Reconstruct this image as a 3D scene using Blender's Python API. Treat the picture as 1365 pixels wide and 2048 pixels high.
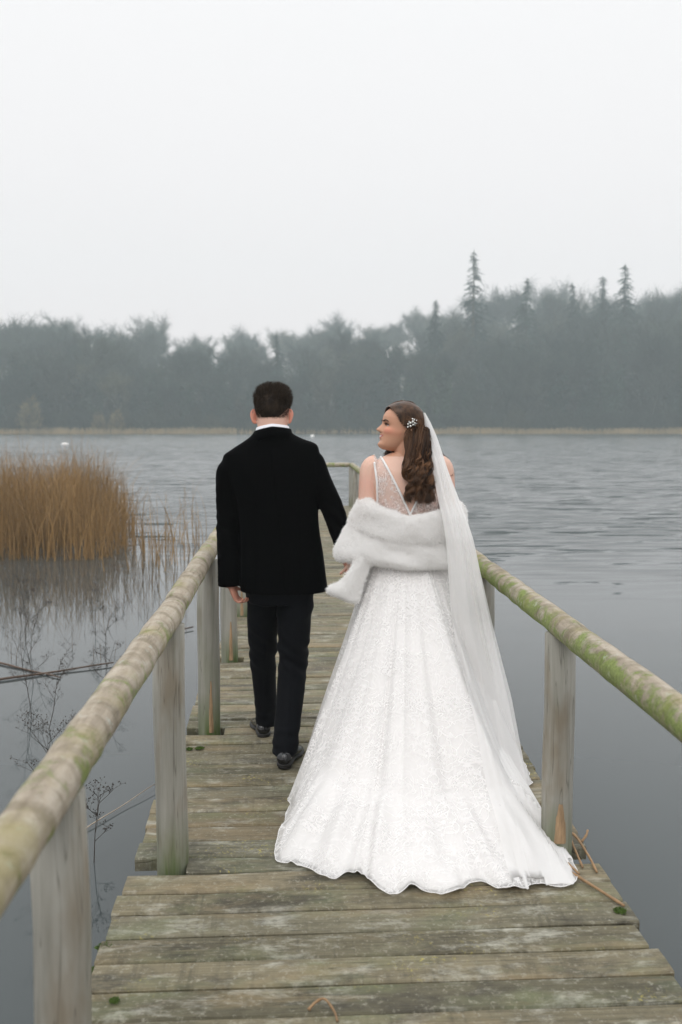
import bpy, bmesh, math, random
import numpy as np
from mathutils import Vector, Matrix, noise, Euler
from mathutils.bvhtree import BVHTree

random.seed(7); np.random.seed(7)
S = bpy.context.scene
for o in list(bpy.data.objects): bpy.data.objects.remove(o)
COL = S.collection
R = math.radians

# ------------------------------------------------------------------ camera
cd = bpy.data.cameras.new('camera'); cam = bpy.data.objects.new('camera', cd); COL.objects.link(cam)
cam.location = (0, 0, 1.60)
cam.rotation_euler = (R(90 - 4.994), 0, R(-1.97))
cd.sensor_fit = 'VERTICAL'; cd.sensor_height = 36; cd.sensor_width = 24; cd.lens = 35
cd.clip_start = 0.05; cd.clip_end = 3000
cd.dof.use_dof = True; cd.dof.focus_distance = 4.55; cd.dof.aperture_fstop = 3.2
S.camera = cam
S.render.resolution_x, S.render.resolution_y = 682, 1024

# ------------------------------------------------------------------ world, sun, exposure
SUN_EL, SUN_AZ = R(48), R(200)          # azimuth measured clockwise from +Y: behind the camera, a little left
W = bpy.data.worlds.new('World'); S.world = W; W.use_nodes = True
nt = W.node_tree; nt.nodes.clear()
wo = nt.nodes.new('ShaderNodeOutputWorld'); bg = nt.nodes.new('ShaderNodeBackground')
sky = nt.nodes.new('ShaderNodeTexSky'); sky.sky_type = 'NISHITA'; sky.sun_disc = False
sky.sun_elevation = SUN_EL; sky.sun_rotation = SUN_AZ; sky.air_density = 1.0; sky.dust_density = 6.0
hs = nt.nodes.new('ShaderNodeHueSaturation'); hs.inputs['Saturation'].default_value = 0.12
nt.links.new(sky.outputs[0], hs.inputs['Color'])
# overcast veil: a cloud deck that is brightest overhead and greyer towards the horizon all round
tc = nt.nodes.new('ShaderNodeTexCoord'); sx = nt.nodes.new('ShaderNodeSeparateXYZ')
nt.links.new(tc.outputs['Generated'], sx.inputs[0])
rmp = nt.nodes.new('ShaderNodeValToRGB')
cr = rmp.color_ramp; cr.elements[0].position = 0.0; cr.elements[0].color = (8.85, 8.2, 8.25, 1)
cr.elements[1].position = 1.0; cr.elements[1].color = (15.0, 15.3, 15.6, 1)
for p_, c_ in ((0.08, (8.8, 8.25, 8.3)), (0.20, (8.65, 8.3, 8.35)), (0.40, (8.85, 8.75, 8.8))):
    e = cr.elements.new(p_); e.color = (*c_, 1)
nt.links.new(sx.outputs['Z'], rmp.inputs[0])
mx = nt.nodes.new('ShaderNodeMix'); mx.data_type = 'RGBA'; mx.inputs[0].default_value = 0.93
nt.links.new(hs.outputs[0], mx.inputs[6]); nt.links.new(rmp.outputs[0], mx.inputs[7])
nt.links.new(mx.outputs[2], bg.inputs[0]); bg.inputs[1].default_value = 0.12
nt.links.new(bg.outputs[0], wo.inputs[0])

sl = bpy.data.lights.new('sun', 'SUN'); sl.energy = 0.9; sl.angle = R(40); sl.color = (1, 0.97, 0.94)
sun = bpy.data.objects.new('sun', sl); COL.objects.link(sun)
sd = Vector((math.sin(SUN_AZ) * math.cos(SUN_EL), math.cos(SUN_AZ) * math.cos(SUN_EL), math.sin(SUN_EL)))
sun.rotation_euler = (-sd).to_track_quat('-Z', 'Y').to_euler(); sun.location = sd * 50

S.view_settings.view_transform = 'Standard'; S.view_settings.look = 'None'
S.view_settings.exposure = 0.0; S.view_settings.gamma = 1.0; S.view_settings.use_curve_mapping = False
S.render.engine = 'CYCLES'
S.cycles.use_denoising = True
S.cycles.max_bounces = 6; S.cycles.transparent_max_bounces = 12; S.cycles.volume_bounces = 3
S.cycles.diffuse_bounces = 4; S.cycles.glossy_bounces = 3
S.cycles.use_adaptive_sampling = False
S.cycles.caustics_reflective = False; S.cycles.caustics_refractive = False

# ------------------------------------------------------------------ helpers
def tag(o, label=None, cat=None, group=None, kind=None):
    if label: o['label'] = label
    if cat: o['category'] = cat
    if group: o['group'] = group
    if kind: o['kind'] = kind
    return o

def empty(name, loc=(0, 0, 0), rz=0, **k):
    o = bpy.data.objects.new(name, None); COL.objects.link(o); o.location = loc; o.rotation_euler[2] = rz
    o.empty_display_size = 0.1
    return tag(o, **k)

def link(name, me, parent=None, loc=(0, 0, 0), rot=(0, 0, 0), **k):
    o = bpy.data.objects.new(name, me); COL.objects.link(o)
    o.location = loc; o.rotation_euler = rot
    if parent: o.parent = parent
    return tag(o, **k)

class MB:
    """collects closed or open shells; build() makes one mesh object"""
    def __init__(s): s.v = []; s.f = []; s.uv = None
    def add(s, v, f):
        n = len(s.v); s.v.extend([tuple(map(float, p)) for p in v]); s.f.extend([tuple(i + n for i in q) for q in f]); return s
    def mesh(s, name, mat=None, smooth=True, base=(0, 0, 0)):
        me = bpy.data.meshes.new(name)
        b = base
        me.from_pydata([(p[0] - b[0], p[1] - b[1], p[2] - b[2]) for p in s.v], [], s.f)
        if mat: me.materials.append(mat)
        if smooth: me.shade_smooth()
        me.update(); return me
    def obj(s, name, mat, parent=None, smooth=True, base=(0, 0, 0), **k):
        return link(name, s.mesh(name, mat, smooth, base), parent, **k)

def frames(pts):
    pts = [Vector(p) for p in pts]; n = len(pts); T = []
    for i in range(n):
        a = pts[max(i - 1, 0)]; b = pts[min(i + 1, n - 1)]
        t = b - a; T.append(t.normalized() if t.length > 1e-9 else Vector((0, 0, 1)))
    u = T[0].orthogonal().normalized(); out = []
    for i in range(n):
        u = (u - T[i] * u.dot(T[i]))
        u = u.normalized() if u.length > 1e-6 else T[i].orthogonal().normalized()
        out.append((pts[i], u, T[i].cross(u)))
    return out

def tube(mb, pts, rad, n=8, cap=True):
    fr = frames(pts); m = len(fr); v = []; f = []
    if not hasattr(rad, '__len__'): rad = [rad] * m
    for (p, a, b), r in zip(fr, rad):
        for k in range(n):
            t = 2 * math.pi * k / n; v.append(p + a * (r * math.cos(t)) + b * (r * math.sin(t)))
    for i in range(m - 1):
        for k in range(n):
            k2 = (k + 1) % n; f.append((i * n + k, i * n + k2, (i + 1) * n + k2, (i + 1) * n + k))
    if cap: f.append(tuple(range(n))[::-1]); f.append(tuple((m - 1) * n + k for k in range(n)))
    mb.add(v, f)

def spline(pts, n):
    """Catmull-Rom through points (any dimension)"""
    P = np.asarray(pts, float); m = len(P)
    Q = np.vstack([2 * P[0] - P[1], P, 2 * P[-1] - P[-2]])
    out = []
    for t in np.linspace(0, m - 1, n):
        i = min(int(t), m - 2); u = t - i; a, b, c, d = Q[i], Q[i + 1], Q[i + 2], Q[i + 3]
        out.append(0.5 * (2 * b + (c - a) * u + (2 * a - 5 * b + 4 * c - d) * u * u + (3 * b - a - 3 * c + d) * u ** 3))
    return np.array(out)

def loft(mb, secs, n=32, p=2.0, cap=True, sub=1):
    """secs: (cx,cy,cz,hx,hy[,skew]) horizontal superellipse rings stacked in z; skew tilts the ring in x"""
    A = np.array([list(s) + [0] * (6 - len(s)) for s in secs], float)
    A = spline(A, (len(A) - 1) * sub + 1) if sub > 1 else A
    v = []; f = []; m = len(A)
    for c in A:
        for k in range(n):
            t = 2 * math.pi * k / n; cx, sy = math.cos(t), math.sin(t)
            x = math.copysign(abs(cx) ** (2 / p), cx) * c[3]; y = math.copysign(abs(sy) ** (2 / p), sy) * c[4]
            v.append((c[0] + x, c[1] + y, c[2] + x * c[5]))
    for i in range(m - 1):
        for k in range(n):
            k2 = (k + 1) % n; f.append((i * n + k, i * n + k2, (i + 1) * n + k2, (i + 1) * n + k))
    if cap: f.append(tuple(range(n))[::-1]); f.append(tuple((m - 1) * n + k for k in range(n)))
    mb.add(v, f)

def ball(mb, c, r, n=16, m=10):
    if not hasattr(r, '__len__'): r = (r, r, r)
    v = [(c[0], c[1], c[2] - r[2])]; f = []
    for i in range(1, m):
        a = -math.pi / 2 + math.pi * i / m
        for k in range(n):
            t = 2 * math.pi * k / n
            v.append((c[0] + r[0] * math.cos(a) * math.cos(t), c[1] + r[1] * math.cos(a) * math.sin(t), c[2] + r[2] * math.sin(a)))
    v.append((c[0], c[1], c[2] + r[2])); L = len(v) - 1
    for k in range(n):
        k2 = (k + 1) % n
        f.append((0, 1 + k2, 1 + k)); f.append((L, L - n + k, L - n + k2))
    for i in range(m - 2):
        for k in range(n):
            k2 = (k + 1) % n; a = 1 + i * n; f.append((a + k, a + k2, a + n + k2, a + n + k))
    mb.add(v, f)

def grid(mb, P, closed_u=False, closed_v=False):
    """P[i][j] points"""
    P = np.asarray(P, float); a, b = P.shape[:2]; f = []
    for i in range(a if closed_u else a - 1):
        for j in range(b if closed_v else b - 1):
            i2 = (i + 1) % a; j2 = (j + 1) % b
            f.append((i * b + j, i * b + j2, i2 * b + j2, i2 * b + j))
    mb.add(P.reshape(-1, 3), f)

def remesh(mb, voxel, smooth=3, fac=0.5):
    me = mb.mesh('tmp', smooth=False); o = bpy.data.objects.new('tmp', me); COL.objects.link(o)
    m = o.modifiers.new('r', 'REMESH'); m.mode = 'VOXEL'; m.voxel_size = voxel
    if smooth:
        q = o.modifiers.new('s', 'SMOOTH'); q.iterations = smooth; q.factor = fac
    dg = bpy.context.evaluated_depsgraph_get(); ev = o.evaluated_get(dg); em = ev.to_mesh()
    n = len(em.vertices); co = np.empty(n * 3); em.vertices.foreach_get('co', co); no = np.empty(n * 3); em.vertices.foreach_get('normal', no)
    faces = [tuple(p.vertices) for p in em.polygons]
    ev.to_mesh_clear(); bpy.data.objects.remove(o); bpy.data.meshes.remove(me)
    r = MB(); r.f = faces; r.co = co.reshape(-1, 3); r.no = no.reshape(-1, 3); r.v = r.co
    return r

def displace(rm, fn):
    for i in range(len(rm.co)):
        d = fn(rm.co[i], rm.no[i])
        rm.co[i] += rm.no[i] * d

def N3(x, y, z): return noise.noise(Vector((x, y, z)))

# ------------------------------------------------------------------ material helpers
class M:
    def __init__(s, name, rough=0.6, col=(0.5, 0.5, 0.5), spec=0.5):
        s.m = bpy.data.materials.new(name); s.m.use_nodes = True; s.nt = s.m.node_tree
        s.b = s.nt.nodes['Principled BSDF']; s.out = s.nt.nodes['Material Output']
        s.b.inputs['Roughness'].default_value = rough; s.b.inputs['Base Color'].default_value = (*col, 1)
        s.b.inputs['Specular IOR Level'].default_value = spec
    def n(s, t, **k):
        x = s.nt.nodes.new(t)
        for a, b in k.items(): setattr(x, a, b)
        return x
    def l(s, a, b): s.nt.links.new(a, b)
    def coord(s, kind='Object', scale=(1, 1, 1), rot=(0, 0, 0), rand=0.0):
        t = s.n('ShaderNodeTexCoord'); m = s.n('ShaderNodeMapping'); m.inputs['Scale'].default_value = scale; m.inputs['Rotation'].default_value = rot
        s.l(t.outputs[kind], m.inputs[0])
        if rand:
            oi = s.n('ShaderNodeObjectInfo'); mu = s.n('ShaderNodeMath', operation='MULTIPLY'); mu.inputs[1].default_value = rand
            s.l(oi.outputs['Random'], mu.inputs[0]); cb = s.n('ShaderNodeCombineXYZ')
            s.l(mu.outputs[0], cb.inputs[0]); s.l(mu.outputs[0], cb.inputs[1]); s.l(mu.outputs[0], cb.inputs[2]); s.l(cb.outputs[0], m.inputs['Location'])
        return m.outputs[0]
    def noise(s, vec, scale, detail=4, rough=0.6, dist=0.0):
        x = s.n('ShaderNodeTexNoise'); x.inputs['Scale'].default_value = scale; x.inputs['Detail'].default_value = detail
        x.inputs['Roughness'].default_value = rough; x.inputs['Distortion'].default_value = dist; s.l(vec, x.inputs['Vector']); return x.outputs['Fac']
    def ramp(s, fac, stops):
        x = s.n('ShaderNodeValToRGB'); c = x.color_ramp
        while len(c.elements) < len(stops): c.elements.new(0.5)
        for e, (p, col) in zip(c.elements, stops):
            e.position = p; e.color = (*col, 1) if hasattr(col, '__len__') else (col, col, col, 1)
        s.l(fac, x.inputs[0]); return x.outputs[0]
    def mix(s, fac, a, b, mode='MIX'):
        x = s.n('ShaderNodeMix', data_type='RGBA', blend_type=mode)
        if hasattr(fac, 'node'): s.l(fac, x.inputs[0])
        else: x.inputs[0].default_value = fac
        for i, q in ((6, a), (7, b)):
            if hasattr(q, 'node'): s.l(q, x.inputs[i])
            else: x.inputs[i].default_value = (*q, 1) if hasattr(q, '__len__') else (q, q, q, 1)
        return x.outputs[2]
    def math(s, op, a, b=0.0, clamp=False):
        x = s.n('ShaderNodeMath', operation=op); x.use_clamp = clamp
        for i, q in ((0, a), (1, b)):
            if hasattr(q, 'node'): s.l(q, x.inputs[i])
            else: x.inputs[i].default_value = q
        return x.outputs[0]
    def bump(s, h, strength=0.3, dist=0.01):
        x = s.n('ShaderNodeBump'); x.inputs['Strength'].default_value = strength; x.inputs['Distance'].default_value = dist
        s.l(h, x.inputs['Height']); s.l(x.outputs[0], s.b.inputs['Normal']); return x
    def col(s, c): s.l(c, s.b.inputs['Base Color'])

# ------------------------------------------------------------------ materials: timber
def mat_plank():
    m = M('weathered_plank', 0.75, spec=0.3)
    v = m.coord('Object', (1, 1, 1), rand=37.0)
    g = m.coord('Object', (1.6, 42, 10), rand=37.0)
    grain = m.noise(g, 1.5, 6, 0.65, 0.4)
    fine = m.noise(m.coord('Object', (6, 150, 20), rand=37.0), 1.0, 3, 0.6)
    big = m.noise(m.coord('Object', (1.6, 4, 1), rand=91.0), 1.8, 12, 0.72, 0.2)
    pat = m.noise(m.coord('Object', (2.2, 5, 1), rand=53.0), 2.0, 12, 0.76, 0.2)
    oi = m.n('ShaderNodeObjectInfo')
    base = m.ramp(oi.outputs['Random'], [(0.0, (0.155, 0.14, 0.09)), (0.3, (0.29, 0.25, 0.16)), (0.55, (0.20, 0.19, 0.135)), (0.8, (0.35, 0.29, 0.185)), (1.0, (0.22, 0.18, 0.115))])
    c = m.mix(0.5, base, m.ramp(grain, [(0.25, 0.28), (0.5, 0.62), (0.75, 1.0)]), 'MULTIPLY')
    c = m.mix(0.4, c, m.ramp(fine, [(0.3, 0.45), (0.7, 1.0)]), 'MULTIPLY')
    gl = m.noise(m.coord('Object', (1.2, 95, 10), rand=37.0), 1.0, 4, 0.7, 0.6); c = m.mix(m.ramp(gl, [(0.36, 0.5), (0.45, 0.0)]), c, (0.06, 0.054, 0.036))
    saw = m.noise(m.coord('Object', (55, 2.0, 1), rand=5.0), 1.0, 2, 0.5); c = m.mix(m.math('MULTIPLY', m.ramp(saw, [(0.35, 0.45), (0.5, 0.0)]), m.ramp(m.noise(v, 2.3, 2), [(0.45, 0.0), (0.6, 1.0)])), c, (0.07, 0.062, 0.042))
    # pale scuffed wood, dark damp stains, green algae
    c = m.mix(m.ramp(pat, [(0.52, 0.0), (0.66, 0.8)]), c, (0.46, 0.45, 0.38))
    c = m.mix(m.ramp(big, [(0.34, 0.9), (0.48, 0.0)]), c, (0.048, 0.042, 0.028))
    alg = m.noise(m.coord('Object', (1.5, 3, 1), rand=17.0), 2.1, 5, 0.6)
    c = m.mix(m.ramp(alg, [(0.50, 0.0), (0.72, 0.55)]), c, (0.165, 0.185, 0.095))
    tan = m.noise(m.coord('Object', (1.1, 4, 1), rand=71.0), 1.5, 5, 0.6)
    c = m.mix(m.ramp(tan, [(0.52, 0.0), (0.72, 0.7)]), c, (0.30, 0.225, 0.125))
    mot = m.noise(v, 14, 8, 0.75); c = m.mix(0.55, c, m.ramp(mot, [(0.30, 0.35), (0.5, 0.95), (0.7, 1.0)]), 'MULTIPLY')
    mo2 = m.noise(v, 55, 4, 0.7); c = m.mix(m.ramp(mo2, [(0.56, 0.0), (0.70, 0.45)]), c, (0.44, 0.42, 0.34))
    # yellow crust lichen in scattered clusters
    lz = m.noise(m.coord('Object', (1, 1, 1), rand=29.0), 3.2, 2)
    sp = m.noise(v, 75, 3, 0.75)
    lm = m.math('MULTIPLY', m.ramp(lz, [(0.58, 0.0), (0.68, 1.0)]), m.ramp(sp, [(0.58, 0.0), (0.64, 0.85)]))
    c = m.mix(lm, c, (0.42, 0.36, 0.09))
    # long drying cracks
    ck = m.noise(m.coord('Object', (0.9, 30, 5), rand=11.0), 2.0, 2, 0.5, 0.8)
    ckm = m.ramp(ck, [(0.485, 0.0), (0.5, 1.0), (0.515, 0.0)])
    ckm = m.math('MULTIPLY', ckm, m.ramp(m.noise(v, 1.7, 2), [(0.52, 0.0), (0.6, 0.8)]))
    c = m.mix(ckm, c, (0.03, 0.027, 0.018))
    m.col(c)
    h = m.math('SUBTRACT', m.math('ADD', grain, m.math('MULTIPLY', fine, 0.5)), ckm)
    m.bump(h, 0.55, 0.004)
    m.l(m.ramp(big, [(0.3, 0.45), (0.6, 0.85)]), m.b.inputs['Roughness'])
    return m.m

def mat_post():
    m = M('grey_post_timber', 0.8, spec=0.25)
    g = m.noise(m.coord('Object', (26, 26, 1.2), rand=23.0), 1.0, 6, 0.62, 0.5)
    big = m.noise(m.coord('Object', (5, 5, 1.5), rand=57.0), 1.5, 4, 0.6)
    c = m.ramp(g, [(0.22, (0.20, 0.192, 0.16)), (0.5, (0.31, 0.30, 0.262)), (0.78, (0.40, 0.388, 0.345))])
    c = m.mix(m.ramp(big, [(0.32, 0.6), (0.48, 0.0)]), c, (0.20, 0.155, 0.10))
    al = m.noise(m.coord('Object', (9, 9, 1.0), rand=7.0), 1.0, 4, 0.6)
    c = m.mix(m.ramp(al, [(0.56, 0.0), (0.74, 0.5)]), c, (0.17, 0.19, 0.11))
    # moss creeps up from the deck on the lowest hand's breadth
    sp = m.n('ShaderNodeSeparateXYZ'); m.l(m.coord('Object'), sp.inputs[0])
    low = m.math('MULTIPLY', m.ramp(sp.outputs['Z'], [(0.0, 1.0), (0.22, 0.0)]), m.ramp(al, [(0.35, 0.1), (0.6, 1.0)]))
    c = m.mix(low, c, (0.085, 0.12, 0.035))
    ck = m.ramp(m.noise(m.coord('Object', (20, 20, 0.7), rand=41.0), 1.3, 2), [(0.492, 0.0), (0.5, 0.5), (0.508, 0.0)])
    c = m.mix(ck, c, (0.05, 0.045, 0.03))
    m.col(c); m.bump(m.math('SUBTRACT', g, ck), 0.5, 0.004); return m.m

def mat_rail(moss, side=0.0):
    m = M('mossy_rail', 0.85, spec=0.2)
    v = m.coord('Object', rand=19.0)
    g = m.noise(m.coord('Object', (34, 3.0, 34), rand=19.0), 1.0, 6, 0.65, 0.4)
    rings = m.noise(m.coord('Object', (8, 15, 8), rand=19.0), 1.0, 4, 0.6, 0.5)
    c = m.ramp(g, [(0.25, (0.23, 0.19, 0.145)), (0.5, (0.38, 0.325, 0.255)), (0.78, (0.50, 0.445, 0.37))])
    c = m.mix(m.ramp(rings, [(0.36, 0.55), (0.52, 0.0)]), c, (0.14, 0.115, 0.07))
    pale = m.noise(v, 16, 4, 0.6); c = m.mix(m.ramp(pale, [(0.55, 0.0), (0.7, 0.5)]), c, (0.50, 0.46, 0.40))
    mz = m.noise(v, 9.0, 9, 0.72, 0.2)
    ns = m.n('ShaderNodeSeparateXYZ'); m.l(m.n('ShaderNodeNewGeometry').outputs['Normal'], ns.inputs[0])   # moss keeps to the damp flank, less on the weathered top
    mz = m.math('ADD', mz, m.math('ADD', m.math('MULTIPLY', ns.outputs['X'], side), m.math('MULTIPLY', ns.outputs['Z'], -0.055)))
    mm = m.ramp(mz, [(moss, 0.0), (moss + 0.10, 0.8)])
    fz = m.noise(v, 75, 5, 0.75)
    mcol = m.ramp(fz, [(0.3, (0.09, 0.13, 0.022)), (0.55, (0.21, 0.29, 0.06)), (0.75, (0.34, 0.40, 0.12))])
    c = m.mix(mm, c, mcol)
    ck = m.ramp(m.noise(m.coord('Object', (22, 0.9, 22), rand=31.0), 1.2, 3, 0.5), [(0.490, 0.0), (0.5, 0.5), (0.510, 0.0)]); ck = m.math('MULTIPLY', ck, m.ramp(m.noise(v, 2.2, 2), [(0.52, 0.0), (0.62, 1.0)])); c = m.mix(ck, c, (0.05, 0.04, 0.025))
    spk = m.noise(v, 130, 3, 0.7); c = m.mix(m.ramp(spk, [(0.60, 0.0), (0.68, 0.6)]), c, (0.10, 0.085, 0.055))
    lic = m.noise(v, 20, 5, 0.7); c = m.mix(m.ramp(lic, [(0.60, 0.0), (0.68, 0.75)]), c, (0.46, 0.48, 0.42))
    ol = m.noise(v, 5, 4, 0.6); c = m.mix(m.ramp(ol, [(0.54, 0.0), (0.7, 0.5)]), c, (0.27, 0.24, 0.08))
    m.col(c); m.bump(m.math('ADD', g, m.math('MULTIPLY', m.math('MULTIPLY', mm, fz), 2.0)), 0.6, 0.006); return m.m

def mat_simple(name, col, rough=0.7, var=0.3, scale=8.0, bump=0.0, stretch=(1, 1, 1), spec=0.4):
    m = M(name, rough, col, spec)
    f = m.noise(m.coord('Object', stretch, rand=13.0), scale, 5, 0.6)
    m.col(m.ramp(f, [(0.25, tuple(c * (1 - var) for c in col)), (0.75, tuple(min(1, c * (1 + var)) for c in col))]))
    if bump: m.bump(f, bump, 0.005)
    return m.m

PLANK, POST, RAIL_L, RAIL_R = mat_plank(), mat_post(), mat_rail(0.495, -0.02), mat_rail(0.475, -0.07)
SPLIT = mat_simple('split_wood', (0.33, 0.22, 0.125), 0.8, 0.5, 1.0, 0.3, (60, 60, 9))
BEAM = mat_simple('wet_beam', (0.06, 0.062, 0.04), 0.7, 0.5, 3.0, 0.3, (2, 8, 8))
MOSS = mat_simple('green_moss', (0.07, 0.12, 0.02), 0.95, 0.6, 90, 0.8)
REEDSTALK = mat_simple('dry_stalk', (0.30, 0.185, 0.095), 0.6, 0.4, 14)

# ------------------------------------------------------------------ water
def mat_water():
    m = M('lake_water', 0.03, (0.058, 0.069, 0.070), 0.5)
    m.b.inputs['IOR'].default_value = 1.36
    P = m.n('ShaderNodeNewGeometry').outputs['Position']
    sp = m.n('ShaderNodeSeparateXYZ'); m.l(P, sp.inputs[0]); x, y = sp.outputs['X'], sp.outputs['Y']
    def vec(sx, sy, rot=0.0):
        mp = m.n('ShaderNodeMapping'); mp.inputs['Scale'].default_value = (sx, sy, 1); mp.inputs['Rotation'].default_value = (0, 0, rot); m.l(P, mp.inputs[0]); return mp.outputs[0]
    # breeze: still water in the lee of pier and reeds, rippled farther out; the boundary is ragged
    edge = m.math('MULTIPLY', m.math('SUBTRACT', m.noise(vec(0.16, 0.5, R(-12)), 1.0, 3, 0.6), 0.5), 11.0)
    lee = m.math('ADD', y, m.math('MULTIPLY', m.math('MINIMUM', x, 3.0), 0.55))
    d = m.math('ADD', lee, edge)
    mask = m.n('ShaderNodeMapRange'); mask.interpolation_type = 'SMOOTHSTEP'; m.l(d, mask.inputs[0])
    mask.inputs[1].default_value = 11.0; mask.inputs[2].default_value = 21.0; mask.inputs[3].default_value = 0.0; mask.inputs[4].default_value = 1.0
    def slope(v, amp, sx=0.35):
        t = m.n('ShaderNodeTexNoise'); t.inputs['Scale'].default_value = 1.0; t.inputs['Detail'].default_value = 2.0; t.inputs['Roughness'].default_value = 0.5; t.inputs['Distortion'].default_value = 0.3
        m.l(v, t.inputs['Vector']); s1 = m.n('ShaderNodeVectorMath', operation='SUBTRACT'); m.l(t.outputs['Color'], s1.inputs[0]); s1.inputs[1].default_value = (0.5, 0.5, 0.5)
        s2 = m.n('ShaderNodeVectorMath', operation='MULTIPLY'); m.l(s1.outputs[0], s2.inputs[0]); s2.inputs[1].default_value = (amp * sx, amp, 0)
        return s2.outputs[0]
    def vadd(a, c):
        t = m.n('ShaderNodeVectorMath', operation='ADD'); m.l(a, t.inputs[0]); m.l(c, t.inputs[1]); return t.outputs[0]
    def vscale(a, f):
        t = m.n('ShaderNodeVectorMath', operation='SCALE'); m.l(a, t.inputs[0])
        if hasattr(f, 'node'): m.l(f, t.inputs['Scale'])
        else: t.inputs['Scale'].default_value = f
        return t.outputs[0]
    far = m.n('ShaderNodeMapRange'); m.l(y, far.inputs[0]); far.inputs[1].default_value = 16; far.inputs[2].default_value = 60; far.inputs[3].default_value = 2.0; far.inputs[4].default_value = 2.4
    w = vadd(slope(vec(0.42, 2.3, R(-13)), 0.42), slope(vec(1.2, 6.5, R(10)), 0.30))
    gust = m.ramp(m.noise(vec(0.02, 0.10, R(-4)), 1.0, 3, 0.6), [(0.3, 0.6), (0.7, 1.15)])
    w = vscale(vscale(vscale(w, mask.outputs[0]), far.outputs[0]), gust)
    # wind waves run towards the jetty: their near faces are the steeper, longer-seen ones
    run = m.n('ShaderNodeCombineXYZ'); m.l(m.math('MULTIPLY', m.math('MULTIPLY', mask.outputs[0], far.outputs[0]), -0.044), run.inputs[1])
    w = vadd(w, run.outputs[0])
    w = vadd(w, slope(vec(0.7, 1.6), 0.012, 1.0))
    one = m.n('ShaderNodeVectorMath', operation='ADD'); m.l(w, one.inputs[0]); one.inputs[1].default_value = (0, 0, 1)
    nn = m.n('ShaderNodeVectorMath', operation='NORMALIZE'); m.l(one.outputs[0], nn.inputs[0]); m.l(nn.outputs[0], m.b.inputs['Normal'])
    return m.m

mb = MB(); n = 2
grid(mb, [[(-240, -60, -0.45), (240, -60, -0.45)], [(-240, 232, -0.45), (240, 232, -0.45)]])
mb.obj('water', mat_water(), smooth=False, kind='structure')

# ------------------------------------------------------------------ far shore and lake bed
SHORE_Y = 228.0
def shore_line(x): return SHORE_Y + 2.5 * math.sin(x * 0.031 + 1) + 1.2 * math.sin(x * 0.11)
def hill(x, y):
    d = y - shore_line(x)
    if d < -12: return -3.5
    if d < 0: return -0.42 + d * 0.25
    side = 1.0 + 0.35 * max(0.0, min(1.0, (x + 10) / 90))
    return -0.42 + 0.5 * (1 - math.exp(-d / 3)) + side * 0.11 * max(0, d - 4) ** 1.0 * (1 - math.exp(-d / 30))
mb = MB(); xs = np.linspace(-245, 245, 90)
ys = np.concatenate([[-65, -8, 60, 150, 205], np.linspace(214, 250, 22), np.linspace(256, 500, 30)])
def gz(x, y):
    if y < 0: return 0.3 if y < -10 else -1.2
    return hill(x, y) + (0.25 * N3(x * 0.2, y * 0.2, 3) if y > 232 else 0)
grid(mb, [[(x, y, gz(x, y)) for x in xs] for y in ys])
mb.obj('terrain', mat_simple('woodland_floor', (0.06, 0.055, 0.035), 0.9, 0.4, 0.3), kind='structure')

# strip of pale dead sedge along the far waterline
def blades(name, spots, hgt, wid, mat, lean=0.15, seg=3, seed=1, bend=0.25, parent=None, **k):
    rnd = random.Random(seed); mb = MB(); V = []; F = []
    for (x, y, z, s) in spots:
        h = hgt * s * rnd.uniform(0.7, 1.15); a = rnd.uniform(0, 2 * math.pi); lx, ly = math.cos(a), math.sin(a)
        L = rnd.gauss(0, lean) * h; B = rnd.gauss(0, bend) * h; w = wid * rnd.uniform(0.6, 1.3)
        fx, fy = math.cos(a + 1.2), math.sin(a + 1.2)
        b0 = len(V)
        for i in range(seg + 1):
            t = i / seg; d = L * t + B * t * t * t; ww = w * (1 - 0.85 * t) * 0.5
            px, py, pz = x + lx * d, y + ly * d, z + h * t * (1 - 0.12 * abs(B / h) * t)
            V.append((px + fx * ww, py + fy * ww, pz)); V.append((px - fx * ww * 0.5 + fy * ww * 0.8, py - fy * ww * 0.5 - fx * ww * 0.8, pz)); V.append((px - fx * ww * 0.5 - fy * ww * 0.8, py - fy * ww * 0.5 + fx * ww * 0.8, pz))
        for i in range(seg):
            for q in range(3):
                q2 = (q + 1) % 3; F.append((b0 + i * 3 + q, b0 + i * 3 + q2, b0 + i * 3 + 3 + q2, b0 + i * 3 + 3 + q))
    mb.v = V; mb.f = F
    return mb.obj(name, mat, parent, **k)

SEDGE = mat_simple('dead_sedge', (0.36, 0.27, 0.15), 0.9, 0.35, 0.15)
rnd = random.Random(3); sp = []
for i in range(10000):
    x = rnd.uniform(-125, 125); gap = N3(x * 0.03, 0, 9) * 0.7 + 0.55 + (0.35 if x > 15 else 0)
    if -16 < x < 22 and rnd.random() < 0.75: continue
    if rnd.random() > gap + 0.45: continue
    y = shore_line(x) + rnd.uniform(-1.2, 3.0); sp.append((x, y, max(-0.45, hill(x, y)) - 0.02, 0.75 + 0.3 * N3(x * 0.1, 1, 1)))
blades('shore_sedge', sp, 1.75, 0.18, SEDGE, 0.1, 2, 5, label='pale strip of dead sedge along the far waterline', cat='sedge', kind='stuff')

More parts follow.
